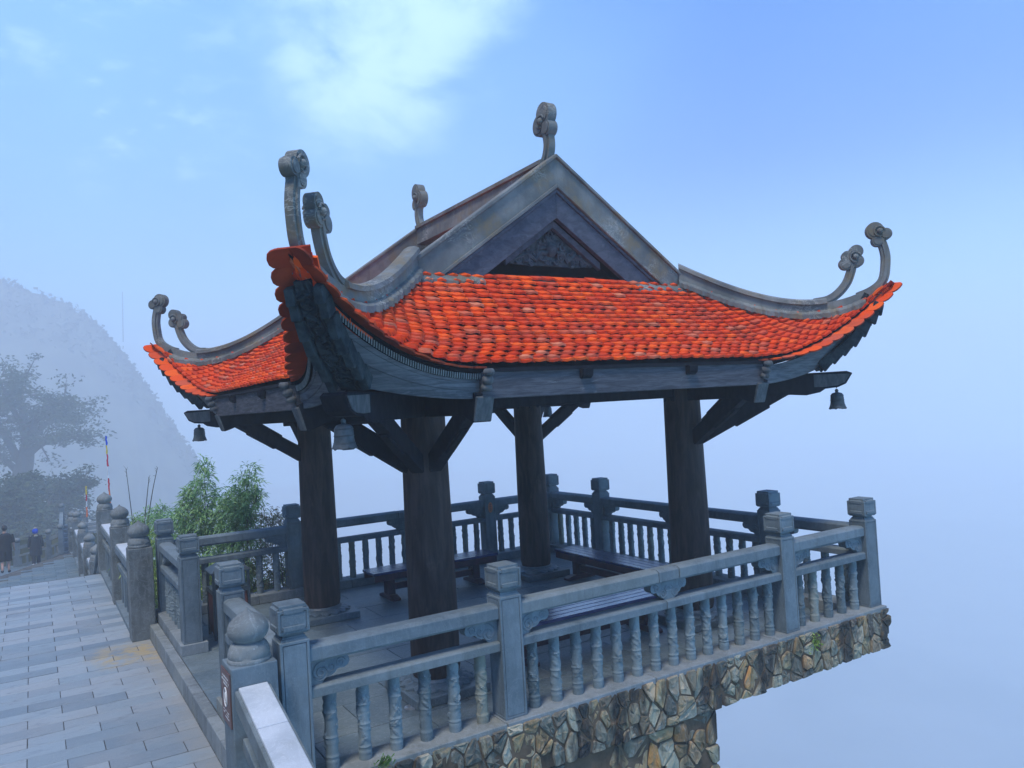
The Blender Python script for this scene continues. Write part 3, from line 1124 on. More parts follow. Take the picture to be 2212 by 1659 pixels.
for c in cand:
    x0, x1, y0, y1 = c
    dz = rg.uniform(-0.003, 0.003)
    if c in single:
        if x1 - x0 > 0.56 and y1 - y0 > 0.245:
            rot = Matrix.Rotation(rg.uniform(-0.004, 0.004), 3, 'Z') @ Matrix.Rotation(rg.uniform(-0.004, 0.004), 3, 'Y') @ Matrix.Rotation(rg.uniform(-0.006, 0.006), 3, 'X')
            put('paver', FULL, path, ((x0 + x1) / 2, (y0 + y1) / 2, pz + dz), rot)
        else:
            part('paver', MB().box(x0 + 0.0045, x1 - 0.0045, y0 + 0.0035, y1 - 0.0035, pz - 0.03, pz + dz), M['paver'], path, bevel=0.004)
    else:
        rest.tint = rg.random()
        rest.box(x0 + 0.0045, x1 - 0.0045, y0 + 0.0035, y1 - 0.0035, pz - 0.03, pz + dz)
kind(part('pavers', rest, M['paver'], path), 'stuff')

st = kind(put('path_steps', mesh_of('path_steps', MB().box(-4.5, 1.20, 16.64, 19.98, -2.4, -1.72), M['joint'])), 'structure')
for k in range(9):
    part('step', MB().box(-4.5, 1.18, 16.63 + k * 0.37, 17.03 + k * 0.37, pz - 0.15 * (k + 1) - 0.5, pz - 0.15 * (k + 1)), M['paver'], st, bevel=0.006)
lz = -1.65
lp = kind(put('lower_path', mesh_of('lower_path', MB().prism([(-5, 20.0), (1.25, 20.0), (1.25, 29.6), (0.72, 29.6), (-5, 19.9)], lambda x, y: (x, y, -2.4), lambda x, y: (x, y, lz - 0.012)), M['joint'])), 'structure')
rest = MB()
row = 0
y = 20.0
while y < 29.5:
    x = -4.4 + (0.285 if row % 2 else 0)
    while x < 1.1:
        x1 = min(x + 0.57, 1.15)
        rest.tint = rg.random()
        if y + 0.25 < 28.15 + 1.7 * x:
            rest.box(x + 0.004, x1 - 0.004, y + 0.004, y + 0.246, lz - 0.03, lz + rg.uniform(-0.003, 0.003))
        x += 0.57
    y += 0.25
    row += 1
kind(part('pavers', rest, M['paver_dark'], lp), 'stuff')
ramp = MB()
ramp.hexa([(-5, 24, -3.2), (1.9, 24, -3.2), (2.6, 45, -5), (-6, 45, -5), (-5, 24, lz - 0.25), (1.9, 24, lz - 0.25), (2.6, 45, -4.0), (-6, 45, -4.0)])
kind(part('sloping_path', ramp, M['paver_dark']), 'structure')
up = kind(put('far_steps', mesh_of('far_steps', MB().box(0.9, 3.2, 43.2, 47, -5, -3.6), M['joint'])), 'structure')
for k in range(7):
    part('step', MB().box(0.95, 3.2, 42.2 + 0.4 * k, 42.62 + 0.4 * k, -4.6, -3.28 + 0.16 * k), M['kerb'], up)


def ground_z(x, y):
    """hillside: level beside the path, falling away to the right and ahead, rising to the left"""
    base = -0.75 - 0.055 * max(0, y - 8) - 0.10 * max(0, y - 46)
    r = max(0.0, x - 3.0)
    base -= 1.6 * r if r < 62 else 99 + 0.05 * (r - 62)
    base -= 0.25 * max(0.0, y - 110) if x > 0 else 0
    front = max(0.0, 5.0 - y)
    base -= 0.25 * min(front, 30)
    if x > 0.8 and y < 11.4:
        base = min(base, -2.6 - 1.1 * max(0, x - 2))
    l = max(0.0, -6.0 - x)
    base += 0.45 * l if l < 60 else 27
    return max(base, -112) + 0.35 * mnoise.noise(Vector((x * 0.35, y * 0.35, 0)))


xs = list(np.arange(-144, -12, 6)) + list(np.arange(-12, 12, 0.8)) + list(np.arange(12, 40, 4)) + list(np.arange(40, 421, 20)) + list(np.arange(440, 901, 46))
ys = list(np.arange(-25, 0, 5)) + list(np.arange(0, 50, 0.9)) + list(np.arange(50, 110, 5)) + list(np.arange(110, 425, 21)) + list(np.arange(440, 901, 46))
mb = MB()
vs = []
for yv in ys:
    for xv in xs:
        z = ground_z(float(xv), float(yv))
        if -5.5 < xv < 2.4 and yv < 48:
            lim = -0.75 if yv < 16 else (-2.5 if yv < 29 else -5.2)
            z = min(z, lim)
        vs.append((float(xv), float(yv), z))
nx = len(xs)
mb.add(vs, [(j * nx + i, j * nx + i + 1, (j + 1) * nx + i + 1, (j + 1) * nx + i) for j in range(len(ys) - 1) for i in range(nx - 1)])
kind(part('ground', mb, M['earth'], None, at=(0, 0, 0), smooth=60, fix=False), 'structure')

# added pale sheet low in the right valley, bouncing light up into the fog
xs2 = [60 + 30 * i for i in range(29)]
ys2 = [-44 + 30 * i for i in range(32)]
mb = MB()
mb.add([(x, y, -78 + 5 * mnoise.noise(Vector((x * 0.013, y * 0.013, 5)))) for y in ys2 for x in xs2], [(j * 29 + i, j * 29 + i + 1, (j + 1) * 29 + i + 1, (j + 1) * 29 + i) for j in range(31) for i in range(28)])
kind(part('bounce_sheet', mb, M['cloud'], None, at=(0, 0, 0), smooth=180, fix=False), 'structure')

# far hill: a ridge whose skyline falls to the right
HD = 300.0


def pix(px, py, D):
    v = _f + (px - 1106) / 1674.8 * _r2 - (py - 829.5) / 1674.8 * _u2
    return CAM + v * D


sky_line = [(-420, 560), (-200, 575), (0, 604), (60, 628), (140, 655), (200, 692), (265, 762), (300, 812), (335, 862), (380, 930), (430, 1000)]
ridge = [pix(px, py, HD) for px, py in sky_line]
rr = []
for i in range(len(ridge) - 1):
    for k in range(10):
        rr.append(ridge[i].lerp(ridge[i + 1], k / 10))
rr.append(ridge[-1])
mb = MB()
vs, NR = [], 16
for i, p in enumerate(rr):
    for k in range(NR):
        t = k / (NR - 1)
        q = Vector((p.x - 6 * t, p.y - 125 * t, p.z - (p.z + 85) * t ** 0.9))
        nz = mnoise.noise(Vector((q.x * 0.09, q.y * 0.06, 1.0))) * 2.4 * t + mnoise.noise(Vector((q.x * 0.3, q.y * 0.3, 3))) * 1.6
        vs.append((q.x, q.y, q.z + nz))
mb.add(vs, [(i * NR + k, i * NR + k + 1, (i + 1) * NR + k + 1, (i + 1) * NR + k) for i in range(len(rr) - 1) for k in range(NR - 1)])
vs2 = [(p.x, p.y, p.z + mnoise.noise(Vector((p.x * 0.3, p.y * 0.3, 3))) * 1.6) for p in rr] + [(p.x + 6, p.y + 60, -40) for p in rr]
n = len(rr)
mb.add(vs2, [(i, i + 1, n + i + 1, n + i) for i in range(n - 1)])
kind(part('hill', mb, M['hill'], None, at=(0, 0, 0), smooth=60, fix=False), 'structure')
mb = MB()
rg = random.Random(3)
for i, p in enumerate(rr):
    for _ in range(26):
        t = rg.random() ** 2 * 0.12
        q = rr[min(i + 1, len(rr) - 1)]
        b = p.lerp(q, rg.random())
        c = Vector((b.x - 6 * t, b.y - 125 * t, b.z - (b.z + 85) * t ** 0.9 + rg.uniform(-0.3, 1.2) * rg.random() * 2.4))
        s = rg.uniform(0.4, 1.15)
        d1, d2 = Vector((rg.gauss(0, 1), rg.gauss(0, 1), rg.gauss(0, 1))).normalized() * s, Vector((rg.gauss(0, 1), rg.gauss(0, 1), rg.gauss(0, 1))).normalized() * s
        mb.tint = rg.random()
        mb.add([c - d1, c + d2, c + d1, c - d2], [(0, 1, 2, 3)])
kind(part('hill_woods', mb, M['hill'], None, at=(0, 0, 0), fix=False), 'stuff')
mb = MB()
b, t = pix(265, 716, 296), pix(264.5, 630, 296)
mb.tube([b - Vector((0, 0, 4)), t], [0.17, 0.11], 6)
tag(part('radio_mast', mb, M['iron'], None), 'thin radio mast standing on the skyline of the misty hill', 'mast')

# ------------------------------------------------------------------ pavilion
CX, CY = 4.67, 8.105
HC = 1.62
pav = root('pavilion', (CX, CY, -0.12), 'open timber pavilion with an orange tiled roof and four upturned corners', 'pavilion')
RD = [Vector((0, -1, 0)), Vector((1, 0, 0)), Vector((0, 1, 0)), Vector((-1, 0, 0))]
RS = [Vector((1, 0, 0)), Vector((0, 1, 0)), Vector((-1, 0, 0)), Vector((0, -1, 0))]


def prof(r):
    return 3.72 - 0.975 * (1.25 * r - 0.25 * r * r)


def skirt(side, s, r, dz=0.0, db=0.0):
    """point of the lower roof: s along the eave (-1..1), r from the gable foot (0) down to the eave (1)"""
    h = 1.62 + 1.63 * r
    b0 = 1.6 + 1.2 * r
    xo = s * h
    u = min(max((abs(xo) - 1.55) / (h - 1.55), 0), 1)
    b = b0 + (h - b0) * u ** 1.9 + db
    z = prof(r) + 0.765 * r ** 3.4 * u ** 2.25 + dz
    v = RS[side] * xo + RD[side] * b
    return Vector((CX + v.x, CY + v.y, z))


def upper(side, s, t, dz=0.0):
    """upper slope on the two long sides: t from the gable foot (0) to the ridge (1)"""
    b = 1.6 * (1 - t)
    v = RS[side] * (s * 1.60) + RD[side] * b
    return Vector((CX + v.x, CY + v.y, 3.68 + 0.76 * t + 0.06 * t * t + dz))


def tile_verts(w, rg):
    """a clay scale: straight sides, blunt pointed tip, low crown; y runs down the slope, tip near y=0"""
    t = 0.021
    top = [(-w / 2, -0.13, 0.0), (-w / 2, -0.052, 0.0), (-w * 0.34, -0.006, 0.001), (0, 0.014, 0.015), (w * 0.34, -0.006, 0.001), (w / 2, -0.052, 0.0), (w / 2, -0.13, 0.0)]
    apex = (0, -0.065, 0.014)
    bot = [(x, y, z - t) for x, y, z in top]
    vs = top + [apex] + bot
    fs = [(i, i + 1, 7) for i in range(6)] + [(6, 0, 7)]
    fs += [(i, 8 + i, 8 + i + 1, i + 1) for i in range(6)] + [(6, 14, 8, 0)]
    fs += [tuple(range(8, 15))[::-1]]
    return vs, fs


def tile_mesh(w):
    mb = MB()
    v, f = tile_verts(w, None)
    mb.add(v, [q[::-1] for q in f])
    me = mesh_of('roof_tile', mb, M['tile'], fix=False)
    me.materials.append(M['tile_shade'])
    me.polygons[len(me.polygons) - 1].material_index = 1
    return me


TW = 0.137
TILE = [tile_mesh(TW - 0.005), tile_mesh(TW - 0.009), tile_mesh(TW - 0.002)]
rg = random.Random(11)
tiles = []


def frame(p, ds, dr):
    ex = ds.normalized()
    ed = (dr - ex * dr.dot(ex)).normalized()
    n = ex.cross(ed)
    if n.z > 0:
        n = n
    else:
        n = -n
    return ex, ed, n


def add_tile(side, fn, s, r, er):
    e = 0.01
    p = fn(s, r)
    ds = fn(min(1, s + e), r) - fn(max(-1, s - e), r)
    dr = (fn(s, min(1, r + e)) - fn(s, max(0, r - e))) * er
    ex, ed, n = frame(p, ds, dr)
    ed = (ed + n * (0.37 + rg.uniform(-0.04, 0.06))).normalized()
    ex = (ex + ed * rg.uniform(-0.03, 0.03)).normalized()
    n = ex.cross(ed)
    if n.z < 0:
        ex = -ex
        n = ex.cross(ed)
    tiles.append((side, p + n * (0.040 + rg.uniform(-0.004, 0.006)), ex, ed, n))


NROW = 20
for side in range(4):
    for i in range(NROW):
        r = 1.012 - i * (0.985 / NROW)
        rc = min(r, 1.0)
        # even spacing along the curved course
        N = 60
        pts = [skirt(side, -1 + 2 * k / N, rc) for k in range(N + 1)]
        L = [0]
        for k in range(N):
            L.append(L[-1] + (pts[k + 1] - pts[k]).length)
        cnt = int(L[-1] / TW)
        for k in range(cnt + 1):
            l = (k + (0.5 if i % 2 else 0.0)) * L[-1] / cnt
            if l > L[-1] + 1e-4 or l < 0.02:
                continue
            q = 0
            while q < N - 1 and L[q + 1] < l:
                q += 1
            s = -1 + 2 * (q + (l - L[q]) / max(1e-6, L[q + 1] - L[q])) / N
            hw = 1.62 + 1.63 * rc
            if side in (0, 2) and rc < 0.075 and abs(s) * hw > 0.9:
                continue
            if hw - abs(s) * hw < (0.08 if rc < 0.9 else 0.03):
                continue
            add_tile(side, lambda a, b: skirt(side, a, b), max(-0.995, min(0.995, s)), rc, 1)
for side in (1, 3):
    for i in range(25):
        t = 0.01 + i * 0.039
        cnt = int(3.2 / TW)
        for k in range(cnt):
            s = -1 + 2 * (k + (0.75 if i % 2 else 0.25)) / cnt
            add_tile(side, lambda a, b: upper(side, a, b), s, t, -1)
eave = []
for side in range(4):
    N = 80
    pts = [skirt(side, -1 + 2 * k / N, 1.0, -0.02, 0.01) for k in range(N + 1)]
    L = [0]
    for k in range(N):
        L.append(L[-1] + (pts[k + 1] - pts[k]).length)
    cnt = int(L[-1] / 0.15)
    for k in range(cnt):
        l = (k + 0.5) * L[-1] / cnt
        q = 0
        while q < N - 1 and L[q + 1] < l:
            q += 1
        s = -1 + 2 * (q + (l - L[q]) / (L[q + 1] - L[q])) / N
        if abs(s) * 3.25 < 1.62 or abs(s) * 3.25 > 3.2:
            continue
        p = skirt(side, s, 1.0, -0.006, 0.0)
        ds = skirt(side, min(1, s + 0.01), 1.0) - skirt(side, max(-1, s - 0.01), 1.0)
        ex, ed, n = frame(p, ds, skirt(side, s, 1.0) - skirt(side, s, 0.98))
        ed = (Vector((ed.x, ed.y, 0)).normalized() + Vector((0, 0, -0.12)) + ex * ex.dot(Vector((0, 0, 1))) * 0).normalized()
        ex = (ex - ed * ex.dot(ed)).normalized()
        n = ex.cross(ed)
        if n.z < 0:
            ex = -ex
            n = ex.cross(ed)
        ov = min(1.0, (abs(s) * 3.25 - 1.62) / 0.6)
        eave.append((side, p + ed * (0.0 + 0.14 * ov), ex, ed, n))
front = [t for t in tiles if t[0] == 0]
front.sort(key=lambda t: depth(t[1]) / max(0.12, -(t[4]).dot((t[1] - CAM).normalized())) ** 0.5)
mono = set(id(t) for t in front[:296])
rest = MB()
TV, TF = tile_verts(TW - 0.003, None)
TF = [q[::-1] for q in TF]
for t in tiles:
    side, p, ex, ed, n = t
    mt = Matrix((ex, ed, n)).transposed()
    if id(t) in mono:
        put('roof_tile', TILE[rg.randrange(3)], pav, p, mt)
    else:
        rest.tint = rg.uniform(0.001, 0.999)
        rest.add([p + mt @ Vector(v) for v in TV], TF)
_w = 0.152
EV = [(-_w / 2, -0.27, 0), (-_w / 2, -0.05, 0), (-_w * 0.43, -0.018, 0), (-_w * 0.27, 0.004, 0.001), (0, 0.012, 0.002), (_w * 0.27, 0.004, 0.001), (_w * 0.43, -0.018, 0), (_w / 2, -0.05, 0), (_w / 2, -0.27, 0)]
EV = EV + [(x, y, z - 0.014) for x, y, z in EV]
EF = [tuple(range(9))[::-1]] + [(i, (i + 1) % 9, 9 + (i + 1) % 9, 9 + i) for i in range(9)] + [tuple(range(9, 18))]
EF0 = len(rest.f)
for side, p, ex, ed, n in eave:
    mt = Matrix((ex, ed, n)).transposed()
    rest.tint = rg.uniform(0.0, 0.45)
    rest.add([p + mt @ Vector((v[0], v[1], v[2])) for v in EV], EF)
rt = kind(part('roof_tiles', rest, M['tile'], pav, fix=False), 'stuff')
rt.data.materials.append(M['tile_shade'])
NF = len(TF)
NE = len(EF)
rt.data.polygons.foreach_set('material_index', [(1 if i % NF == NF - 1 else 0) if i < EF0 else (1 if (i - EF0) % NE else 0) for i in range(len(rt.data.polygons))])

# corbelled courses of clay under the upturned ends of the eaves
for side in range(4):
    for m in (-1, 1):
        for jx in range(3):
            t0, t1 = 0.995 - 0.012 * jx, 0.80 + 0.03 * jx
            for k in range(4):
                a, b = t0 + (t1 - t0) * k / 4, t0 + (t1 - t0) * (k + 0.97) / 4
                rings = []
                for q in range(4):
                    p = skirt(side, m * (a + (b - a) * q / 3), 1.0, -0.035 - 0.036 * jx, -0.02 - 0.035 * jx)
                    d_ = RD[side]
                    rings.append([p, p - d_ * 0.09, p - d_ * 0.09 - Vector((0, 0, 0.034)), p - Vector((0, 0, 0.034))])
                mbx = MB()
                mbx.loft(rings)
                part('eave_course', mbx, M['tile'], pav)

# dark boarding under the tiles
for side in range(4):
    mb = MB()
    NS, NRR = 28, 8
    for dz, flip in ((-0.012, 0), (-0.055, 1)):
        vs = [skirt(side, -1 + 2 * i / NS, k / NRR, dz, -0.02) for k in range(NRR + 1) for i in range(NS + 1)]
        fs = [(k * (NS + 1) + i, k * (NS + 1) + i + 1, (k + 1) * (NS + 1) + i + 1, (k + 1) * (NS + 1) + i) for k in range(NRR) for i in range(NS)]
        mb.add(vs, [f[::-1] for f in fs] if flip else fs)
    e0 = [skirt(side, -1 + 2 * i / NS, 1, -0.012, -0.02) for i in range(NS + 1)]
    e1 = [skirt(side, -1 + 2 * i / NS, 1, -0.055, -0.02) for i in range(NS + 1)]
    mb.add(e0 + e1, [(i, i + 1, NS + 2 + i, NS + 1 + i) for i in range(NS)])
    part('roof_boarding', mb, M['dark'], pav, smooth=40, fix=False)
    if side in (1, 3):
        mb = MB()
        q = [upper(side, -1, 0, -0.03), upper(side, 1, 0, -0.03), upper(side, 1, 1, -0.03), upper(side, -1, 1, -0.03)]
        mb.hexa([v - Vector((0, 0, 0.06)) for v in q] + q)
        part('roof_boarding', mb, M['dark'], pav)



def ragged(pts, out_d, w, t, rgq):
    """thin uneven skirt of mortar: along pts, spreading w to out_d, t thick"""
    rings = []
    for p in pts:
        ww = w * rgq.uniform(0.75, 1.25)
        tt = t * rgq.uniform(0.7, 1.2)
        o = out_d(p) if callable(out_d) else out_d
        p = Vector(p)
        rings.append([p - Vector((0, 0, 0.05)), p + Vector((0, 0, tt)), p + o * ww * 0.7 + Vector((0, 0, tt * 0.8)), p + o * ww, p + o * ww - Vector((0, 0, 0.05))])
    return MB().loft(rings)


# gables, front and back
for sg, nm in ((-1, 0), (1, 2)):
    y0 = CY + sg * 1.63

    def gp(x, z, d):
        return (CX + x, y0 + sg * d, z)

    def zout(x):
        return 4.965 - 0.704 * abs(x)
    for m in (-1, 1):
        def band(a, b, xa, xb, d0, d1, za=0.0):
            """raking strip between two offsets below the roof line"""
            poly = [(m * xa, zout(xa) - a), (m * xb, zout(xb) - a), (m * xb, zout(xb) - b), (m * xa, zout(xa) - b)]
            mb = MB()
            mb.prism(poly, lambda x, z: gp(x, z, d0), lambda x, z: gp(x, z, d1))
            return mb
        part('plaster_band', band(0.03, 0.325, 0.0, 1.70, -0.08, 0.055), M['plaster'], pav)
        part('band_moulding', band(-0.01, 0.03, 0.0, 1.715, -0.095, 0.085), M['plaster'], pav, bevel=0.006)
        part('band_fillet', band(0.298, 0.34, 0.0, 1.62, 0.0, 0.072), M['plaster'], pav, bevel=0.005)
        # wooden barge board, cut level at the foot
        zf = 3.60

        def foot(poly):
            res = clip(poly, (0, -1), -zf)
            return res
        poly = [(0.0, zout(0) - 0.345), (m * 1.55, zout(1.55) - 0.345), (m * 1.55, zout(1.55) - 0.645), (0.0, zout(0) - 0.645)]
        poly = foot(poly)
        mb = MB()
        mb.prism(poly, lambda x, z: gp(x, z, -0.04), lambda x, z: gp(x, z, 0.022))
        part('barge_board', mb, M['barge'], pav, bevel=0.004)
        poly = foot([(0.0, zout(0) - 0.345), (m * 1.55, zout(1.55) - 0.345), (m * 1.55, zout(1.55) - 0.385), (0.0, zout(0) - 0.385)])
        mb = MB()
        mb.prism(poly, lambda x, z: gp(x, z, 0.0), lambda x, z: gp(x, z, 0.045))
        part('barge_fillet', mb, M['barge'], pav, bevel=0.003)
        part('inner_moulding', band(0.645, 0.725, 0.0, 0.60, -0.12, -0.06), M['barge'], pav, bevel=0.004)
        part('gable_soffit', band(0.36, 0.42, 0.0, 1.6, -0.5, -0.082), M['dark'], pav)
        # rough plaster apron along the top of the tiles
        rgp = random.Random(4 + m)
        pts = [(CX + m * (1.68 - k * 0.03), CY + sg * 1.66, 3.665 + rgp.uniform(-0.004, 0.004)) for k in range(25)]
        part('plaster_apron', ragged(pts, Vector((0, sg, -0.55)), 0.10, 0.022, rgp), M['plaster'], pav)
    # recess behind the carving
    mb = MB()
    mb.prism([(-1.45, 3.5), (1.45, 3.5), (0, 4.55)], lambda x, z: gp(x, z, -0.46), lambda x, z: gp(x, z, -0.40))
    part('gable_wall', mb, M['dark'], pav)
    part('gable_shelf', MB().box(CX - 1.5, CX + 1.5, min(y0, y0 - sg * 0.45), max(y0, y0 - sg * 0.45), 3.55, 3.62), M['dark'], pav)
    pts = [(CX - 0.95 + k * 0.05, y0 + sg * -0.03, 3.675 + random.uniform(-0.004, 0.004)) for k in range(39)]
    part('plaster_apron', ragged(pts, Vector((0, sg, -0.55)), 0.055, 0.018, random.Random(5)), M['plaster'], pav)
    # carved relief: a fiery boss over curling cloud scrolls
    mb = MB()
    yc = -0.135

    def tz(pts, rad, n=6):
        mb.tube([gp(x, z, yc + 0.02) for x, z in pts], rad, n)
    mb.prism([(-0.56, 3.865), (-0.3, 3.845), (0, 3.85), (0.3, 3.845), (0.56, 3.865), (0.1, 4.18), (-0.1, 4.18)], lambda x, z: gp(x, z, yc - 0.03), lambda x, z: gp(x, z, yc - 0.002))
    mb.ball(gp(0, 4.02, yc + 0.02), 0.075, 14, 9, (1, 0.7, 1.05))
    for k in range(9):
        a = math.pi * (0.04 + 0.92 * k / 8)
        l = 0.07 + 0.03 * (k % 2)
        tz([(math.cos(a) * 0.07, 4.03 + math.sin(a) * 0.07), (math.cos(a + 0.12) * (0.07 + l * 0.5), 4.03 + math.sin(a + 0.12) * (0.07 + l * 0.5)), (math.cos(a - 0.05) * (0.07 + l), 4.03 + math.sin(a - 0.05) * (0.07 + l))], [0.022, 0.017, 0.004])
    tz([(-0.02, 4.1), (-0.035, 4.16), (0.0, 4.23), (0.035, 4.16), (0.02, 4.1)], 0.012)
    for m in (-1, 1):
        for (x, z, r, tn, st_) in ((0.12, 3.93, 0.055, 1.5, 0.3), (0.22, 3.955, 0.062, 1.6, 2.2), (0.32, 3.915, 0.05, 1.4, 1.0), (0.42, 3.89, 0.04, 1.4, 2.5), (0.5, 3.875, 0.028, 1.3, 0.5),
                                (0.15, 4.04, 0.045, 1.2, 1.4), (0.06, 3.89, 0.035, 1.2, 3.0), (0.26, 3.875, 0.035, 1.3, 4.0), (0.38, 3.95, 0.03, 1.2, 1.4), (0.28, 4.0, 0.035, 1.2, 3.2)):
            q = spiral(m * x, z, r, tn, m, st_, 16)
            tz(q, [0.016 - 0.006 * k / 16 for k in range(17)], 5)
            mb.ball(gp(m * x, z, yc + 0.012), r * 0.35, 7, 5)
        tz([(m * 0.06, 3.98), (m * 0.14, 3.98), (m * 0.2, 3.9), (m * 0.3, 3.96), (m * 0.4, 3.92), (m * 0.52, 3.865)], [0.03, 0.028, 0.026, 0.024, 0.02, 0.012])
    part('gable_carving', mb, M['relief'], pav, smooth=50)

# ridge between the gables
mb = MB()
sec = [(-0.085, -0.26), (0.085, -0.26), (0.07, -0.05), (0.1, -0.045), (0.1, -0.005), (0.05, 0.012), (-0.05, 0.012), (-0.1, -0.005), (-0.1, -0.045), (-0.07, -0.05)]
mb.loft([[(CX + a, CY + y, 4.955 + b) for a, b in sec] for y in (-1.54, -0.5, 0.5, 1.54)])
part('main_ridge', mb, M['plaster'], pav)


def finial_mesh(base, fdir, stem, head, scale, name='ridge_finial', thick=0.1, rings=None):
    """curled stem with a three-lobed cloud head, standing in the vertical plane along fdir"""
    base, fdir = Vector(base), Vector(fdir).normalized()
    sd = Vector((-fdir.y, fdir.x, 0))
    pts = [base + fdir * a + Vector((0, 0, b)) for a, b in stem]
    pts = smooth_path(pts, 6)
    mb = MB()

    def ribbon(w0, w1, t):
        rr = []
        for i, p in enumerate(pts):
            d = (pts[min(i + 1, len(pts) - 1)] - pts[max(i - 1, 0)]).normalized()
            nrm = d.cross(sd).normalized()
            k = i / (len(pts) - 1)
            w = w0 + (w1 - w0) * k
            rr.append([p + nrm * (w / 2) + sd * (t / 2), p + nrm * (w / 2) - sd * (t / 2), p - nrm * (w / 2) - sd * (t / 2), p - nrm * (w / 2) + sd * (t / 2)])
        mb.loft(rr)
    ribbon(0.105 * scale, 0.092 * scale, thick * 0.62)
    ribbon(0.04 * scale, 0.034 * scale, thick * 0.95)
    hc = base + fdir * head[0] + Vector((0, 0, head[1]))
    tk = thick
    for i, (a, b, r) in enumerate(head[2]):
        for rad, t in ((r * scale, tk * (0.86 + 0.012 * i)), (r * scale * 0.74, tk * (1.03 + 0.012 * i))):
            c = hc + (fdir * a + Vector((0, 0, b))) * scale
            ring = [c + (fdir * math.cos(q) + Vector((0, 0, math.sin(q)))) * rad for q in [2 * math.pi * k / 22 for k in range(22)]]
            mb.loft([[p - sd * t / 2 for p in ring], [p - sd * (t / 2 - 0.008) * 0 - sd * 0 for p in ring], [p + sd * t / 2 for p in ring]])
    c = hc + (fdir * head[3][0] + Vector((0, 0, head[3][1]))) * scale
    for s_ in (-1, 1):
        mb.ball(c + sd * s_ * tk * 0.58, 0.034 * scale, 10, 6)
        cc = c + sd * s_ * tk * 0.6
        mb.tube([cc + (fdir * math.cos(q) + Vector((0, 0, math.sin(q)))) * 0.058 * scale for q in [0.3 + 4.6 * k / 14 for k in range(15)]], 0.009 * scale, 5)
    return mb


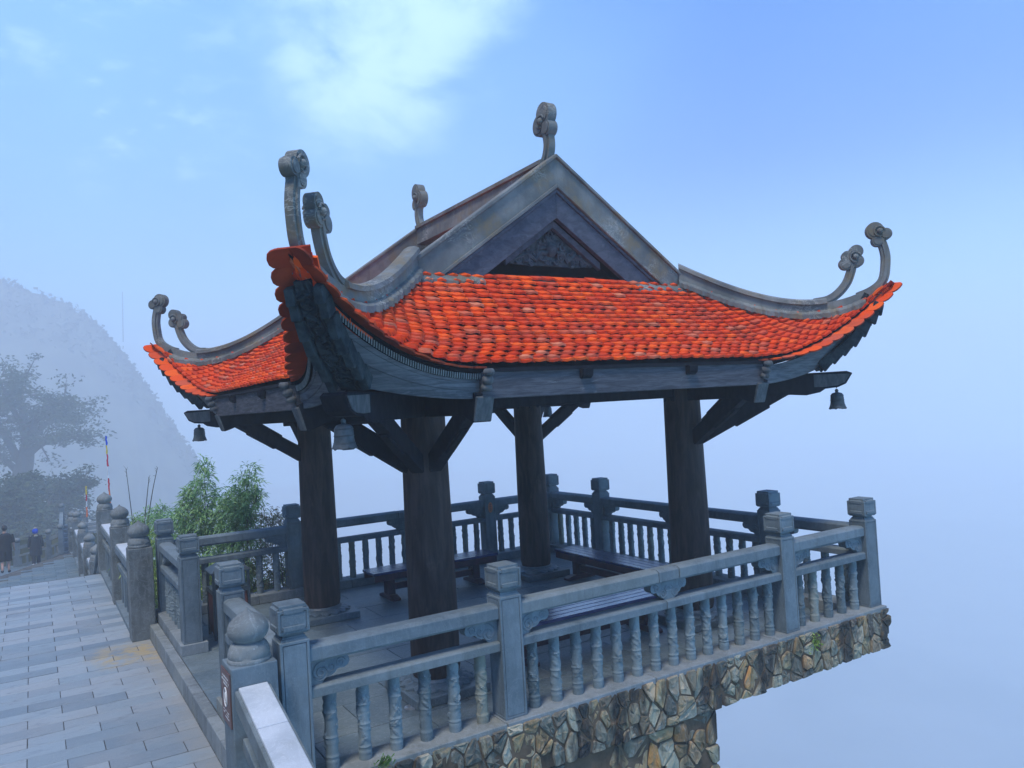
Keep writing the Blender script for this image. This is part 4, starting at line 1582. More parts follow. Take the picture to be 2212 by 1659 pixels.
LOB_A = [(-0.045, 0.035, 0.098), (0.07, -0.015, 0.068), (-0.02, -0.085, 0.068)]
LOB_B = [(0.035, 0.075, 0.076), (-0.065, 0.03, 0.06), (0.04, -0.035, 0.072), (-0.085, -0.055, 0.072)]
S2 = math.sqrt(2)
for si, (sx, sy) in enumerate(((-1, -1), (1, -1), (1, 1), (-1, 1))):
    fd = Vector((sx, sy, 0)).normalized()
    side_dir = Vector((-fd.y, fd.x, 0))

    def dg(d, z):
        return Vector((CX, CY, z)) + fd * d
    # ridge along the hip
    body, mould = [], []
    NV = 26
    for k in range(NV + 1):
        v = k / NV
        o = 1.66 + 1.50 * v
        r = (o - 1.62) / 1.63
        zs = prof(r) + 0.765 * r ** 3.4
        H = 0.155 - 0.035 * v + 0.03 * (1 - v) ** 3
        d = o * S2
        body.append([dg(d, zs - 0.06) + side_dir * 0.058, dg(d, zs - 0.06) - side_dir * 0.058, dg(d, zs + H) - side_dir * 0.05, dg(d, zs + H) + side_dir * 0.05])
        mould.append((d, zs + H))
    part('hip_ridge', MB().loft(body), M['plaster'], pav)
    mb = MB()
    mm = mould[:20]
    mb.loft([[dg(d, z - 0.012) + side_dir * 0.082, dg(d, z - 0.012) - side_dir * 0.082, dg(d, z + 0.03) - side_dir * 0.075, dg(d, z + 0.05) - side_dir * 0.03, dg(d, z + 0.05) + side_dir * 0.03, dg(d, z + 0.03) + side_dir * 0.075] for d, z in mm])
    part('ridge_moulding', mb, M['plaster'], pav)
    # rough mortar where the ridge meets the tiles
    rgp = random.Random(40 + si)
    for s_ in (-1, 1):
        pts = []
        for k in range(0, 3 * NV - 6):
            o = 1.66 + 1.50 * k / (3 * NV)
            r = (o - 1.62) / 1.63
            pts.append(dg(o * S2, prof(r) + 0.765 * r ** 3.4 + 0.035 + rgp.uniform(-0.004, 0.006)) + side_dir * s_ * 0.05)
        part('ridge_mortar', ragged(pts, side_dir * s_ + Vector((0, 0, -0.42)), 0.062, 0.014, rgp), M['plaster'], pav)
    # the two curled finials, measured from the outer head
    d0, zh = 3.165 * S2, 4.045
    b = dg(d0, zh)
    so = [(-0.25, -0.665), (-0.14, -0.625), (-0.03, -0.555), (0.025, -0.465), (0.05, -0.295), (0.045, -0.195), (0.02, -0.09), (0.0, -0.03)]
    lob = LOB_A if sy > 0 else LOB_A
    part('hip_finial', finial_mesh(b, fd, so, (0, 0, lob, (0.0, 0.02)), 0.92, thick=0.10), M['plaster'], pav, smooth=35)
    si_ = [(-0.70, -0.695), (-0.56, -0.675), (-0.45, -0.61), (-0.36, -0.51), (-0.31, -0.40), (-0.285, -0.31)]
    part('hip_finial', finial_mesh(b, fd, si_, (-0.275, -0.245, LOB_B, (0.02, 0.01)), 0.94, thick=0.10), M['plaster'], pav, smooth=35)
    # carved hip board curving up under the corner
    nose = [(2.66, 2.60), (2.78, 2.72), (2.91, 2.86), (3.02, 3.02), (3.10, 3.17), (3.16, 3.30)]
    npts = smooth_path([dg(o * S2, z) for o, z in nose], 5)
    rr = []
    for i, p in enumerate(npts):
        dd = (npts[min(i + 1, len(npts) - 1)] - npts[max(i - 1, 0)]).normalized()
        nn = side_dir.cross(dd).normalized()
        if nn.dot(fd) < 0:
            nn = -nn
        w = 0.088 - 0.035 * i / (len(npts) - 1)
        rr.append([p + side_dir * w, p - side_dir * w, p - side_dir * w - nn * 0.22 - Vector((0, 0, 0.0)), p + side_dir * w - nn * 0.22])
    part('hip_board', MB().loft(rr), M['carved'], pav)
    # carved waves on the board
    mb = MB()
    for i in range(4, len(npts) - 2, 4):
        p = npts[i]
        dd = (npts[i + 1] - npts[i - 1]).normalized()
        nn = side_dir.cross(dd).normalized()
        if nn.dot(fd) < 0:
            nn = -nn
        for rad in (0.062, 0.042, 0.022):
            w = rad * (1 - 0.35 * i / len(npts))
            mb.tube([p + nn * 0.004 + (side_dir * math.cos(q) + dd * math.sin(q)) * w for q in [0.5 + 4.9 * k / 16 for k in range(17)]], 0.009, 4)
        for o_ in (-0.03, 0.0, 0.03):
            mb.tube([p + dd * 0.055 + nn * 0.004 + side_dir * (x * 0.7) + dd * (0.015 * math.sin(x * 60 + o_ * 90) + o_ * 0.5) for x in [-0.1 + 0.02 * k for k in range(11)]], 0.0045, 4)
    part('wave_carving', mb, M['carved'], pav, smooth=50)
    # stepped scales along both edges of the board
    for s_ in (-1, 1):
        for k in range(7):
            i = int(1 + k * (len(npts) - 5) / 6.5)
            p, q = npts[i], npts[min(i + 4, len(npts) - 1)]
            dd = (q - p).normalized()
            nn = side_dir.cross(dd).normalized()
            if nn.dot(fd) < 0:
                nn = -nn
            w = 0.088 - 0.035 * i / (len(npts) - 1)
            c0 = side_dir * s_ * (w + 0.010)
            c1 = side_dir * s_ * (w + 0.078)
            L_ = (q - p).length * 0.90
            a0, a1 = p + nn * 0.045, p + dd * L_ + nn * 0.008
            mb = MB()
            mb.hexa([a0 + c0 - nn * 0.12, a0 + c1 - nn * 0.12, a1 + c1 - nn * 0.10, a1 + c0 - nn * 0.10, a0 + c0, a0 + c1, a1 + c1, a1 + c0])
            part('hip_scale', mb, M['scale'], pav, bevel=0.006)
    # corner beam that carries the bell
    mb = MB()
    prof_b = [(1.55 * S2, 2.36), (2.45 * S2, 2.36), (2.56 * S2, 2.345), (2.66 * S2, 2.37), (2.70 * S2, 2.405), (2.79 * S2, 2.415), (2.85 * S2, 2.45), (2.90 * S2, 2.56), (2.86 * S2, 2.585), (1.55 * S2, 2.585)]
    mb.prism(prof_b, lambda d, z: dg(d, z) + side_dir * 0.10, lambda d, z: dg(d, z) - side_dir * 0.10)
    part('corner_beam', mb, M['beam'], pav, bevel=0.006)
    mb = MB()
    prof_n = [(2.62 * S2, 2.43), (2.70 * S2, 2.425), (2.79 * S2, 2.435), (2.84 * S2, 2.465), (2.885 * S2, 2.555), (2.62 * S2, 2.565)]
    mb.prism(prof_n, lambda d, z: dg(d, z) + side_dir * 0.106, lambda d, z: dg(d, z) - side_dir * 0.106)
    part('beam_nose', mb, M['beam_end'], pav)  # paler nose piece: light on the beam end put into its colour

for sg in (-1, 1):
    b = Vector((CX, CY + sg * 1.56, 4.955))
    lob = [(0.02, 0.06, 0.105), (-0.05, -0.03, 0.10), (0.05, -0.08, 0.075)]
    part('ridge_finial', finial_mesh(b, (0, sg, 0), [(-0.06, -0.05), (0.0, 0.03), (0.035, 0.13), (0.03, 0.23), (0.0, 0.30)], (-0.01, 0.405, lob, (0.0, -0.01)), 1.12, thick=0.12), M['plaster'], pav, smooth=35)

# columns with lotus bases, braces, beams
COLS = [(CX - HC, CY - HC), (CX + HC, CY - HC), (CX + HC, CY + HC), (CX - HC, CY + HC)]
for ci, (x, y) in enumerate(COLS):
    mb = MB()
    mb.lathe([(0.208, 0.03), (0.222, 0.10), (0.223, 0.5), (0.218, 1.2), (0.208, 2.0), (0.198, 2.72)], 40, (x, y, 0))
    c = part('column', mb, M['column'], pav, smooth=40, at=(x, y, 0))
    b = part('column_plinth', MB().box(x - 0.36, x + 0.36, y - 0.36, y + 0.36, -0.119, -0.035), M['floor'], c, bevel=0.008)
    mb = MB()
    for k in range(16):
        a = 2 * math.pi * (k + 0.5) / 16
        u, w = Vector((math.cos(a), math.sin(a), 0)), Vector((-math.sin(a), math.cos(a), 0))
        o = Vector((x, y, 0))
        q = [o + u * 0.21 + w * -0.05 + Vector((0, 0, 0.015)), o + u * 0.30 + w * -0.062 + Vector((0, 0, -0.005)), o + u * 0.345 + Vector((0, 0, -0.028)), o + u * 0.30 + w * 0.062 + Vector((0, 0, -0.005)), o + u * 0.21 + w * 0.05 + Vector((0, 0, 0.015))]
        mid = o + u * 0.275 + Vector((0, 0, 0.012))
        mb.add(q + [mid] + [Vector((p.x, p.y, -0.037)) for p in q], [(0, 1, 5), (1, 2, 5), (2, 3, 5), (3, 4, 5), (4, 0, 5), (0, 6, 7, 1), (1, 7, 8, 2), (2, 8, 9, 3), (3, 9, 10, 4)])
    mb.lathe([(0.24, -0.036), (0.238, 0.02), (0.222, 0.04)], 32, (x, y, 0))
    part('lotus_ring', mb, M['floor'], c)
    sx, sy = (1 if x > CX else -1), (1 if y > CY else -1)
    for dv in (Vector((sx, 0, 0)), Vector((0, sy, 0)), Vector((sx, sy, 0)).normalized()):
        diag = abs(dv.x) > 0.1 and abs(dv.y) > 0.1
        reach = 0.93 if not diag else 1.12
        o = Vector((x, y, 0))
        p0 = o + dv * 0.17 + Vector((0, 0, 1.93))
        p1 = o + dv * reach + Vector((0, 0, 2.43))
        mb = MB()
        mb.bar(p0, p1, 0.115, 0.15)
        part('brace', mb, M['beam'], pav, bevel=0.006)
        q0, q1 = p0.lerp(p1, 0.38), p0.lerp(p1, 0.78)
        mb = MB()
        mb.bar(q0, q1, 0.085, 0.195)
        part('brace_block', mb, M['beam'], pav, bevel=0.012)
        if not diag:
            # cantilever beam with a sloping nose
            w = Vector((-dv.y, dv.x, 0))
            mb = MB()
            pr_ = [(-0.2, 2.36), (0.93, 2.36), (1.05, 2.315), (1.10, 2.30), (1.165, 2.53), (1.12, 2.545), (-0.2, 2.545)]
            mb.prism(pr_, lambda d, z: o + dv * d + w * 0.085 + Vector((0, 0, z)), lambda d, z: o + dv * d - w * 0.085 + Vector((0, 0, z)))
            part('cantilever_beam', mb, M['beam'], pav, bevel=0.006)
            mb = MB()
            mb.prism([(1.06, 2.325), (1.102, 2.305), (1.172, 2.50), (1.13, 2.515)], lambda d, z: o + dv * (d + 0.01) + w * 0.08 + Vector((0, 0, z)), lambda d, z: o + dv * (d + 0.01) - w * 0.08 + Vector((0, 0, z)))
            part('beam_nose', mb, M['beam_end'], pav, bevel=0.006)
            # turned bracket in front of the joint of the boards
            mb = MB()
            for z0, z1, d_ in ((2.545, 2.60, 1.20), (2.60, 2.665, 1.225), (2.665, 2.72, 1.25)):
                mb.lathe([(0.030, z0), (0.044, z0 + 0.012), (0.048, (z0 + z1) / 2), (0.042, z1 - 0.01), (0.032, z1)], 10, (o + dv * d_).to_tuple()[:2] + (0,))
            part('turned_bracket', mb, M['beam_end'], pav, smooth=50)

for side in range(4):
    d, s = RD[side], RS[side]

    def P(a, b, z):
        v = s * a + d * b
        return (CX + v.x, CY + v.y, z)
    # ring beam between the columns, and the purlin under the rafters
    mb = MB()
    mb.bar(P(-1.5, HC, 2.52), P(1.5, HC, 2.52), 0.14, 0.24)
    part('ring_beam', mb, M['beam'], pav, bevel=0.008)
    mb = MB()
    mb.bar(P(-2.2, HC + 0.55, 2.66), P(2.2, HC + 0.55, 2.66), 0.12, 0.14)
    part('purlin', mb, M['beam'], pav, bevel=0.008)
    # straight fascia between the brackets, strip under the tiles, rafter ends
    mb = MB()
    mb.prism([(2.735, 2.485), (2.785, 2.485), (2.785, 2.70), (2.735, 2.70)], lambda b, z: P(-1.64, b, z), lambda b, z: P(1.64, b, z))
    part('fascia_board', mb, M['fascia_dark'], pav, bevel=0.005)
    mb = MB()
    mb.bar(P(-1.60, 2.78, 2.712), P(1.60, 2.78, 2.712), 0.05, 0.028)
    part('eave_batten', mb, M['beam'], pav)
    for a in (-0.62, 0.62):
        mb = MB()
        mb.prism([(2.4, 2.66), (2.80, 2.615), (2.835, 2.64), (2.845, 2.70), (2.4, 2.75)], lambda b, z: P(a - 0.055, b, z), lambda b, z: P(a + 0.055, b, z))
        part('rafter_end', mb, M['beam'], pav, bevel=0.004)
    for m in (-1, 1):
        NQ = 14
        top, bot = [], []
        for k in range(NQ + 1):
            v = k / NQ
            xs_ = 1.645 + (3.17 - 1.645) * v
            p = skirt(side, m * xs_ / 3.25, 1.0, -0.075, -0.055)
            top.append(p)
            xb = 1.645 + (2.68 - 1.645) * v
            bot.append(Vector(P(m * xb, 2.745 - 0.06 * v, 2.49 + 0.15 * v ** 1.8)))
        lv = [0.0, 0.36, 0.70, 1.0]
        for q in range(3):
            rings = []
            oz = 0.004 * q
            for k in range(NQ + 1):
                t0 = bot[k].lerp(top[k], lv[q] + (0.012 if q else 0))
                t1 = bot[k].lerp(top[k], lv[q + 1])
                if (t1 - t0).length < 0.004:
                    t1 = t0 + Vector((0, 0, 0.004))
                o_ = d * oz
                rings.append([t0 + o_, t1 + o_, t1 + o_ - d * 0.03, t0 + o_ - d * 0.03])
            part('fascia_plank', MB().loft(rings), M['fascia'], pav)
        # ribbed pale strip over the planks, on both sides of the near corner
        if (side, m) not in ((0, -1), (3, 1)):
            continue
        mb = MB()
        mbb = MB()
        f = [skirt(side, m * (1.60 + (2.98 - 1.60) * k / 66) / 3.25, 1.0, -0.06, -0.028) for k in range(67)]
        g = [p + Vector((0, 0, -0.045)) - d * 0.01 for p in f]
        mbb.loft([[f[k], g[k], g[k] - d * 0.02, f[k] - d * 0.02] for k in range(0, 67, 3)])
        for k in range(66):
            a, b, c_, e_ = f[k].lerp(f[k + 1], 0.2), f[k].lerp(f[k + 1], 0.62), g[k].lerp(g[k + 1], 0.62), g[k].lerp(g[k + 1], 0.2)
            mb.hexa([v + d * 0.001 for v in (a, b, c_, e_)] + [v + d * 0.011 for v in (a, b, c_, e_)])
        st_ = part('bead_strip', mbb, M['dark'], pav)
        part('beads', mb, M['bead'], st_, fix=True)
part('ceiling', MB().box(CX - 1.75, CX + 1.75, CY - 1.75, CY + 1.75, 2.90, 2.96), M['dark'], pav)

# bells under the four corners


def bell(x, y, label):
    o = root('wind_bell', (x, y, 2.175), label, 'bell', 'bells under the roof corners')
    mb = MB()

    def sc_(r, z, a):
        if z < 0.012:
            return r, z + 0.016 * (0.5 + 0.5 * math.cos(a * 8)) * (1 if z < 0.003 else 0.4)
        return r, z
    mb.lathe([(0.088, 0.0), (0.092, 0.008), (0.083, 0.03), (0.074, 0.055), (0.070, 0.09), (0.068, 0.13), (0.064, 0.158), (0.05, 0.176), (0.02, 0.184), (0.014, 0.19)], 40, fn=sc_)
    put('bell_body', mesh_of('bell_body', mb, M['bell'], smooth=40), o, (x, y, 2.175))
    mb = MB()
    for z, r in ((0.152, 0.0665), (0.147, 0.0672), (0.103, 0.0705), (0.098, 0.071), (0.05, 0.0765), (0.045, 0.0775)):
        mb.tube([(math.cos(q) * r, math.sin(q) * r, z) for q in [2 * math.pi * k / 28 for k in range(29)]], 0.0022, 4)
    put('bell_bands', mesh_of('bell_bands', mb, M['bell']), o, (x, y, 2.175))
    mb = MB()
    mb.ball((0, 0, 0.203), 0.020)
    put('bell_crown', mesh_of('bell_crown', mb, M['bell'], smooth=60), o, (x, y, 2.175))
    mb = MB()
    for k in range(4):
        z = 0.228 + k * 0.017
        u = (1, 0) if k % 2 else (0, 1)
        mb.tube([(u[0] * 0.006 * math.cos(q), u[1] * 0.006 * math.cos(q), z + 0.011 * math.sin(q)) for q in [2 * math.pi * i / 10 for i in range(11)]], 0.002, 4)
    put('bell_chain', mesh_of('bell_chain', mb, M['iron']), o, (x, y, 2.175))


BO = 2.79
bell(CX - BO, CY - BO, 'bronze bell hanging from the near roof corner, in front of the braces')
bell(CX + BO, CY - BO, 'bronze bell hanging from the far right roof corner against open fog')
bell(CX - BO, CY + BO, 'bronze bell hanging from the roof corner nearest the misty hill')
bell(CX + BO, CY + BO, 'half hidden bronze bell at the rear corner, glimpsed beyond the back column')

# ------------------------------------------------------------------ benches, bin, floor light, signs


def bench(c, L, along_x, label):
    o = root('bench', (c[0], c[1], -0.12), label, 'bench', 'benches in the pavilion')
    u = Vector((1, 0, 0)) if along_x else Vector((0, 1, 0))
    w = Vector((0, 1, 0)) if along_x else Vector((1, 0, 0))
    b = Vector((c[0], c[1], 0))

    def bx(u0, u1, w0, w1, z0, z1):
        p, q = b + u * u0 + w * w0, b + u * u1 + w * w1
        return MB().box(min(p.x, q.x), max(p.x, q.x), min(p.y, q.y), max(p.y, q.y), z0, z1)
    for k in range(4):
        part('slat', bx(-L / 2, L / 2, -0.21 + k * 0.106, -0.21 + k * 0.106 + 0.10, 0.25, 0.285), M['bench'], o, bevel=0.005)
    for s in (-1, 1):
        part('apron', bx(-L / 2 + 0.02, L / 2 - 0.02, s * 0.19 - 0.014, s * 0.19 + 0.014, 0.165, 0.248), M['bench_leg'], o, bevel=0.004)
        uc = s * (L / 2 - 0.3)
        part('leg', bx(uc - 0.05, uc + 0.05, -0.085, 0.085, -0.06, 0.21), M['bench_leg'], o, bevel=0.005)
        mb = MB()
        mb.prism([(-0.24, -0.119), (0.24, -0.119), (0.24, -0.085), (0.13, -0.055), (-0.13, -0.055), (-0.24, -0.085)], lambda a, z: b + u * (uc - 0.06) + w * a + Vector((0, 0, z)), lambda a, z: b + u * (uc + 0.06) + w * a + Vector((0, 0, z)))
        part('foot', mb, M['bench_leg'], o, bevel=0.005)
        mb = MB()
        mb.prism([(-0.17, 0.248), (0.17, 0.248), (0.17, 0.215), (0.09, 0.185), (-0.09, 0.185), (-0.17, 0.215)], lambda a, z: b + u * (uc - 0.055) + w * a + Vector((0, 0, z)), lambda a, z: b + u * (uc + 0.055) + w * a + Vector((0, 0, z)))
        part('leg_head', mb, M['bench_leg'], o, bevel=0.005)
    part('stretcher', bx(-L / 2 + 0.3, L / 2 - 0.3, -0.03, 0.03, -0.01, 0.075), M['bench_leg'], o, bevel=0.005)


bench((4.74, 10.02), 1.92, True, 'purple-brown slatted bench along the rear balustrade')
bench((6.62, 8.35), 2.1, False, 'blue-looking slatted bench along the balustrade on the open side')
bench((4.85, 6.62), 2.2, True, 'maroon bench just behind the front balustrade')

bn = root('litter_bin', (1.93, 9.80, -0.12), 'litter bin with red-brown panels and a dark open hood', 'bin')
x0, x1, y0, y1 = 1.74, 2.13, 9.62, 9.98
for px, py in ((x0, y0), (x1, y0), (x0, y1), (x1, y1)):
    part('frame_post', MB().box(px - 0.016, px + 0.016, py - 0.016, py + 0.016, -0.119, 0.655), M['bin_metal'], bn)
for nm, bx_ in (('a', (x0 + 0.018, x1 - 0.018, y0 - 0.006, y0 + 0.012)), ('b', (x0 + 0.018, x1 - 0.018, y1 - 0.012, y1 + 0.006)), ('c', (x0 - 0.006, x0 + 0.012, y0 + 0.018, y1 - 0.018)), ('d', (x1 - 0.012, x1 + 0.006, y0 + 0.018, y1 - 0.018))):
    along = bx_[1] - bx_[0] > bx_[3] - bx_[2]
    for k in range(4):
        t0, t1 = k / 4, (k + 1) / 4
        if along:
            a, b = bx_[0] + (bx_[1] - bx_[0]) * t0 + 0.002, bx_[0] + (bx_[1] - bx_[0]) * t1 - 0.002
            part('panel_board', MB().box(a, b, bx_[2], bx_[3], -0.06, 0.40), M['bin_panel'], bn)
        else:
            a, b = bx_[2] + (bx_[3] - bx_[2]) * t0 + 0.002, bx_[2] + (bx_[3] - bx_[2]) * t1 - 0.002
            part('panel_board', MB().box(bx_[0], bx_[1], a, b, -0.06, 0.40), M['bin_panel'], bn)
mb = MB()
for r_ in ((x0 - 0.02, x1 + 0.02, y0 - 0.02, y0 + 0.03), (x0 - 0.02, x1 + 0.02, y1 - 0.03, y1 + 0.02), (x0 - 0.02, x0 + 0.03, y0 + 0.031, y1 - 0.031), (x1 - 0.03, x1 + 0.02, y0 + 0.031, y1 - 0.031)):
    mb.box(*r_, 0.405, 0.455)
part('rim', mb, M['bin_metal'], bn)
mb = MB()
e, t = 0.03, 0.085
mb.loft([[(x0 - e, y0 - e, 0.64), (x1 + e, y0 - e, 0.64), (x1 + e, y1 + e, 0.64), (x0 - e, y1 + e, 0.64)], [(x0 - e, y0 - e, 0.655), (x1 + e, y0 - e, 0.655), (x1 + e, y1 + e, 0.655), (x0 - e, y1 + e, 0.655)],
         [(x0 + t, y0 + t, 0.735), (x1 - t, y0 + t, 0.735), (x1 - t, y1 - t, 0.735), (x0 + t, y1 - t, 0.735)]])
part('hood', mb, M['bin_metal'], bn)
part('bin_floor', MB().box(x0, x1, y0, y1, -0.07, -0.05), M['bin_metal'], bn)

mb = MB()
mb.lathe([(0.064, 0), (0.064, 0.006), (0.056, 0.010), (0.036, 0.010), (0.034, 0.005), (0.0005, 0.006)], 36)
fl_ = tag(put('floor_light', mesh_of('floor_light', mb, M['steel'], smooth=30), None, (2.69, 6.25, -0.1195)), 'round steel floor light set in the slabs near the front column', 'floor light')

# ------------------------------------------------------------------ onion posts and path balustrades


def onion_mesh(s=1.0):
    mb = MB()

    def fn(r, z, a):
        if 0.03 < z < 0.12:
            k = abs(math.sin(a * 2))
            r += 0.006 * k - (0.008 if abs(z - (0.045 + 0.055 * k)) < 0.006 else 0)
        return r * s, z * s
    mb.lathe([(0.136, 0.0), (0.139, 0.014), (0.135, 0.026), (0.130, 0.03), (0.131, 0.045), (0.128, 0.065), (0.122, 0.085), (0.113, 0.104), (0.100, 0.118), (0.090, 0.126), (0.096, 0.134), (0.113, 0.150), (0.126, 0.172), (0.131, 0.197), (0.126, 0.226),
              (0.110, 0.253), (0.088, 0.275), (0.062, 0.293), (0.038, 0.306), (0.020, 0.319), (0.008, 0.334), (0.001, 0.343)], 48, fn=fn)
    return mesh_of('onion_finial', mb, M['post_stone'], smooth=50)


ONION = onion_mesh()
_b = MB().box(-0.142, 0.142, -0.14, 0.14, 0, 1.165)
OSHAFT = mesh_of('onion_post', _b, M['post_stone'], bevel=0.009, seg=2)
OSHAFT_N = mesh_of('onion_post', MB().box(-0.145, 0.145, -0.14, 0.14, 0, 1.172), M['rail'], bevel=0.009, seg=2)


def onion_post(parent, x, y, zb, near=False):
    p = put('onion_post', OSHAFT_N if near else OSHAFT, parent, (x, y, zb))
    f = bpy.data.objects.new('onion_finial', ONION)
    COL.objects.link(f)
    f.parent = p
    f.location = (0, 0, 1.17)
    f.rotation_euler = (0, 0, random.uniform(0, 6))
    return p


def plank_rail(parent, p0, p1, name='top_rail', mat=None, w=0.2, h=0.13, lipped=True, cut=None):
    """sloping handrail from p0 to p1 (points on its top), with a raised flat panel on the top"""
    p0, p1 = Vector(p0), Vector(p1)
    d = (p1 - p0).normalized()
    a = d.cross(Vector((0, 0, 1))).normalized()
    up = a.cross(d).normalized()
    part(name, MB().loft([[p + a * i * w / 2 - up * j for i, j in ((-1, 0.018), (1, 0.018), (1, h), (-1, h))] for p in (p0, p1)]), M['rail'], parent, bevel=0.006)
    cuts = [0] + (cut or []) + [1]
    for i in range(len(cuts) - 1):
        q0, q1 = p0.lerp(p1, cuts[i]) + d * 0.002, p0.lerp(p1, cuts[i + 1]) - d * 0.002
        ww = w / 2 - 0.022
        part('rail_coping', MB().loft([[p + a * i_ * ww - up * j for i_, j in ((-1, 0), (1, 0), (1, 0.025), (-1, 0.025))] for p in (q0, q1)]), mat or M['marble'], parent, bevel=0.004)


def plain_bay(parent, a, b, zt0, zt1, n, slope_base=True):
    """bay of a path balustrade: coping, middle rail, square balusters, base stone"""
    plank_rail(parent, (a[0], a[1], zt0), (b[0], b[1], zt1), cut=[0.5])
    A, B = Vector((a[0], a[1], zt0)), Vector((b[0], b[1], zt1))
    for off, h, w, nm in ((-0.33, 0.085, 0.15, 'middle_rail'), (-0.93, 0.14, 0.24, 'base_stone')):
        mb = MB()
        mb.bar(A + Vector((0, 0, off)), B + Vector((0, 0, off)), w, h)
        part(nm, mb, M['rail'], parent, bevel=0.006)
    for k in range(n):
        t = (k + 0.6) / (n + 0.2)
        p = A.lerp(B, t)
        part('baluster', MB().box(p.x - 0.045, p.x + 0.045, p.y - 0.05, p.y + 0.05, p.z - 0.88, p.z - 0.35), M['rail'], parent, bevel=0.006)
    for t in (0.16, 0.84):
        p = A.lerp(B, t)
        part('strut', MB().box(p.x - 0.04, p.x + 0.04, p.y - 0.06, p.y + 0.06, p.z - 0.30, p.z - 0.12), M['rail'], parent, bevel=0.006)


G_PB = 'balustrades along the path'
nb = root('path_balustrade', (1.15, 4.0, pz), 'nearest onion-topped post, bearing the brown sign, with its sloping marble-capped rail', 'balustrade', G_PB)
onion_post(nb, 1.15, 5.27, pz, True)
plank_rail(nb, (1.134, 5.125, 0.755), (1.134, 2.4, 0.115), w=0.222, h=0.135, cut=[0.168, 0.45, 0.75])
mb = MB()
mb.bar((1.134, 5.12, 0.40), (1.134, 2.4, -0.24), 0.16, 0.09)
part('middle_rail', mb, M['rail'], nb, bevel=0.006)
mb = MB()
mb.bar((1.134, 5.12, -0.2), (1.134, 2.4, -0.84), 0.26, 0.2)
part('base_stone', mb, M['rail'], nb, bevel=0.006)
for k in range(10):
    t = (k + 0.7) / 10.4
    yy, zz = 5.12 - 2.72 * t, 0.38 - 0.64 * t
    part('baluster', MB().box(1.09, 1.18, yy - 0.045, yy + 0.045, zz - 0.52, zz), M['rail'], nb, bevel=0.006)
for yy in (4.85, 3.9, 3.0):
    zz = 0.755 - (5.125 - yy) * 0.235
    part('strut', MB().box(1.09, 1.18, yy - 0.06, yy + 0.06, zz - 0.32, zz - 0.12), M['rail'], nb, bevel=0.006)

hb = root('path_balustrade', (1.12, 13.7, pz), 'three onion-topped posts and low rails beside the level path before the steps', 'balustrade', G_PB)
HY = [11.12, 13.64, 16.64]
for yy in HY:
    onion_post(hb, 1.125, yy, pz)
for i in range(2):
    plain_bay(hb, (1.125, HY[i] + 0.14), (1.125, HY[i + 1] - 0.14), 0.62, 0.62, 6)

lb = root('path_balustrade', (1.12, 24.0, lz), 'onion-topped posts lower down past the steps, fading in the fog', 'balustrade', G_PB)
LY = [19.6, 22.1, 24.95, 28.55, 32.2]
LZ = [-1.65, -1.68, -1.66, -1.68, -2.0]
for yy, zz in zip(LY, LZ):
    onion_post(lb, 1.125, yy, zz)
plain_bay(lb, (1.125, 16.8), (1.125, 19.46), 0.5, -0.75, 5)
for i in range(4):
    plain_bay(lb, (1.125, LY[i] + 0.14), (1.125, LY[i + 1] - 0.14), LZ[i] + 0.92, LZ[i + 1] + 0.92, 6)

fb = root('path_balustrade', (0.1, 43.0, -3.6), 'hazy stepped balustrade climbing on the far side, behind the two walkers', 'balustrade', G_PB)
FP = [(-2.4, 44.0, -4.25), (-0.75, 43.1, -3.87), (0.5, 42.3, -3.55), (0.98, 42.0, -3.34), (1.12, 44.6, -2.6)]
for (x, y, z) in FP:
    part('post', MB().box(x - 0.11, x + 0.11, y - 0.11, y + 0.11, z, z + 1.15), M['rail'], fb, bevel=0.01)
    mb = MB()
    mb.ball((x, y, z + 1.27), 0.14, 12, 8, (1, 1, 0.9))
    part('onion_finial', mb, M['post_stone'], fb, smooth=60)
for i in range(len(FP) - 1):
    a, b = Vector(FP[i]), Vector(FP[i + 1])
    for h, w, t in ((0.92, 0.16, 0.16), (0.55, 0.12, 0.1), (0.07, 0.2, 0.12)):
        mb = MB()
        mb.bar(a + Vector((0, 0, h)), b + Vector((0, 0, h)), w, t)
        part('rail', mb, M['rail'], fb)
    nbal = max(3, int((b - a).length / 0.3))
    for k in range(nbal):
        p = a.lerp(b, (k + 0.5) / nbal)
        part('baluster', MB().box(p.x - 0.045, p.x + 0.045, p.y - 0.045, p.y + 0.045, p.z + 0.12, p.z + 0.52), M['rail'], fb)

# brown sign on the nearest onion post: lines of small white print and a ring emblem
sg_ = root('sign', (1.0, 5.27, 0.7), 'small brown sign with a white ring emblem on the nearest onion post', 'sign')
part('sign_plate', MB().box(0.995, 1.0038, 5.143, 5.397, 0.50, 0.838), M['sign'], sg_, bevel=0.001)
mb = MB()
mb.tube([(0.994, 5.27 + 0.042 * math.cos(q), 0.668 + 0.058 * math.sin(q)) for q in [2 * math.pi * k / 30 for k in range(31)]], 0.005, 5, cap=False)
mb.tube([(0.994, 5.27 + 0.016 * math.cos(q), 0.668 + 0.03 * math.sin(q)) for q in [0.4 + 4.4 * k / 16 for k in range(17)]], 0.004, 4)
mb.tube([(0.994, 5.255, 0.645), (0.994, 5.285, 0.692)], 0.004, 4)
part('emblem', mb, M['sign_print'], sg_)
rgp = random.Random(2)
mb = MB()
for z, n_, h in ((0.79, 9, 0.014), (0.765, 11, 0.014), (0.745, 7, 0.012), (0.575, 10, 0.009), (0.556, 9, 0.009), (0.537, 8, 0.009)):
    yv = 5.27 - n_ * 0.0095
    for k in range(n_):
        w = rgp.uniform(0.008, 0.014)
        if rgp.random() > 0.15:
            mb.box(0.9935, 0.9945, yv, yv + w, z, z + h * rgp.uniform(0.7, 1))
        yv += 0.019
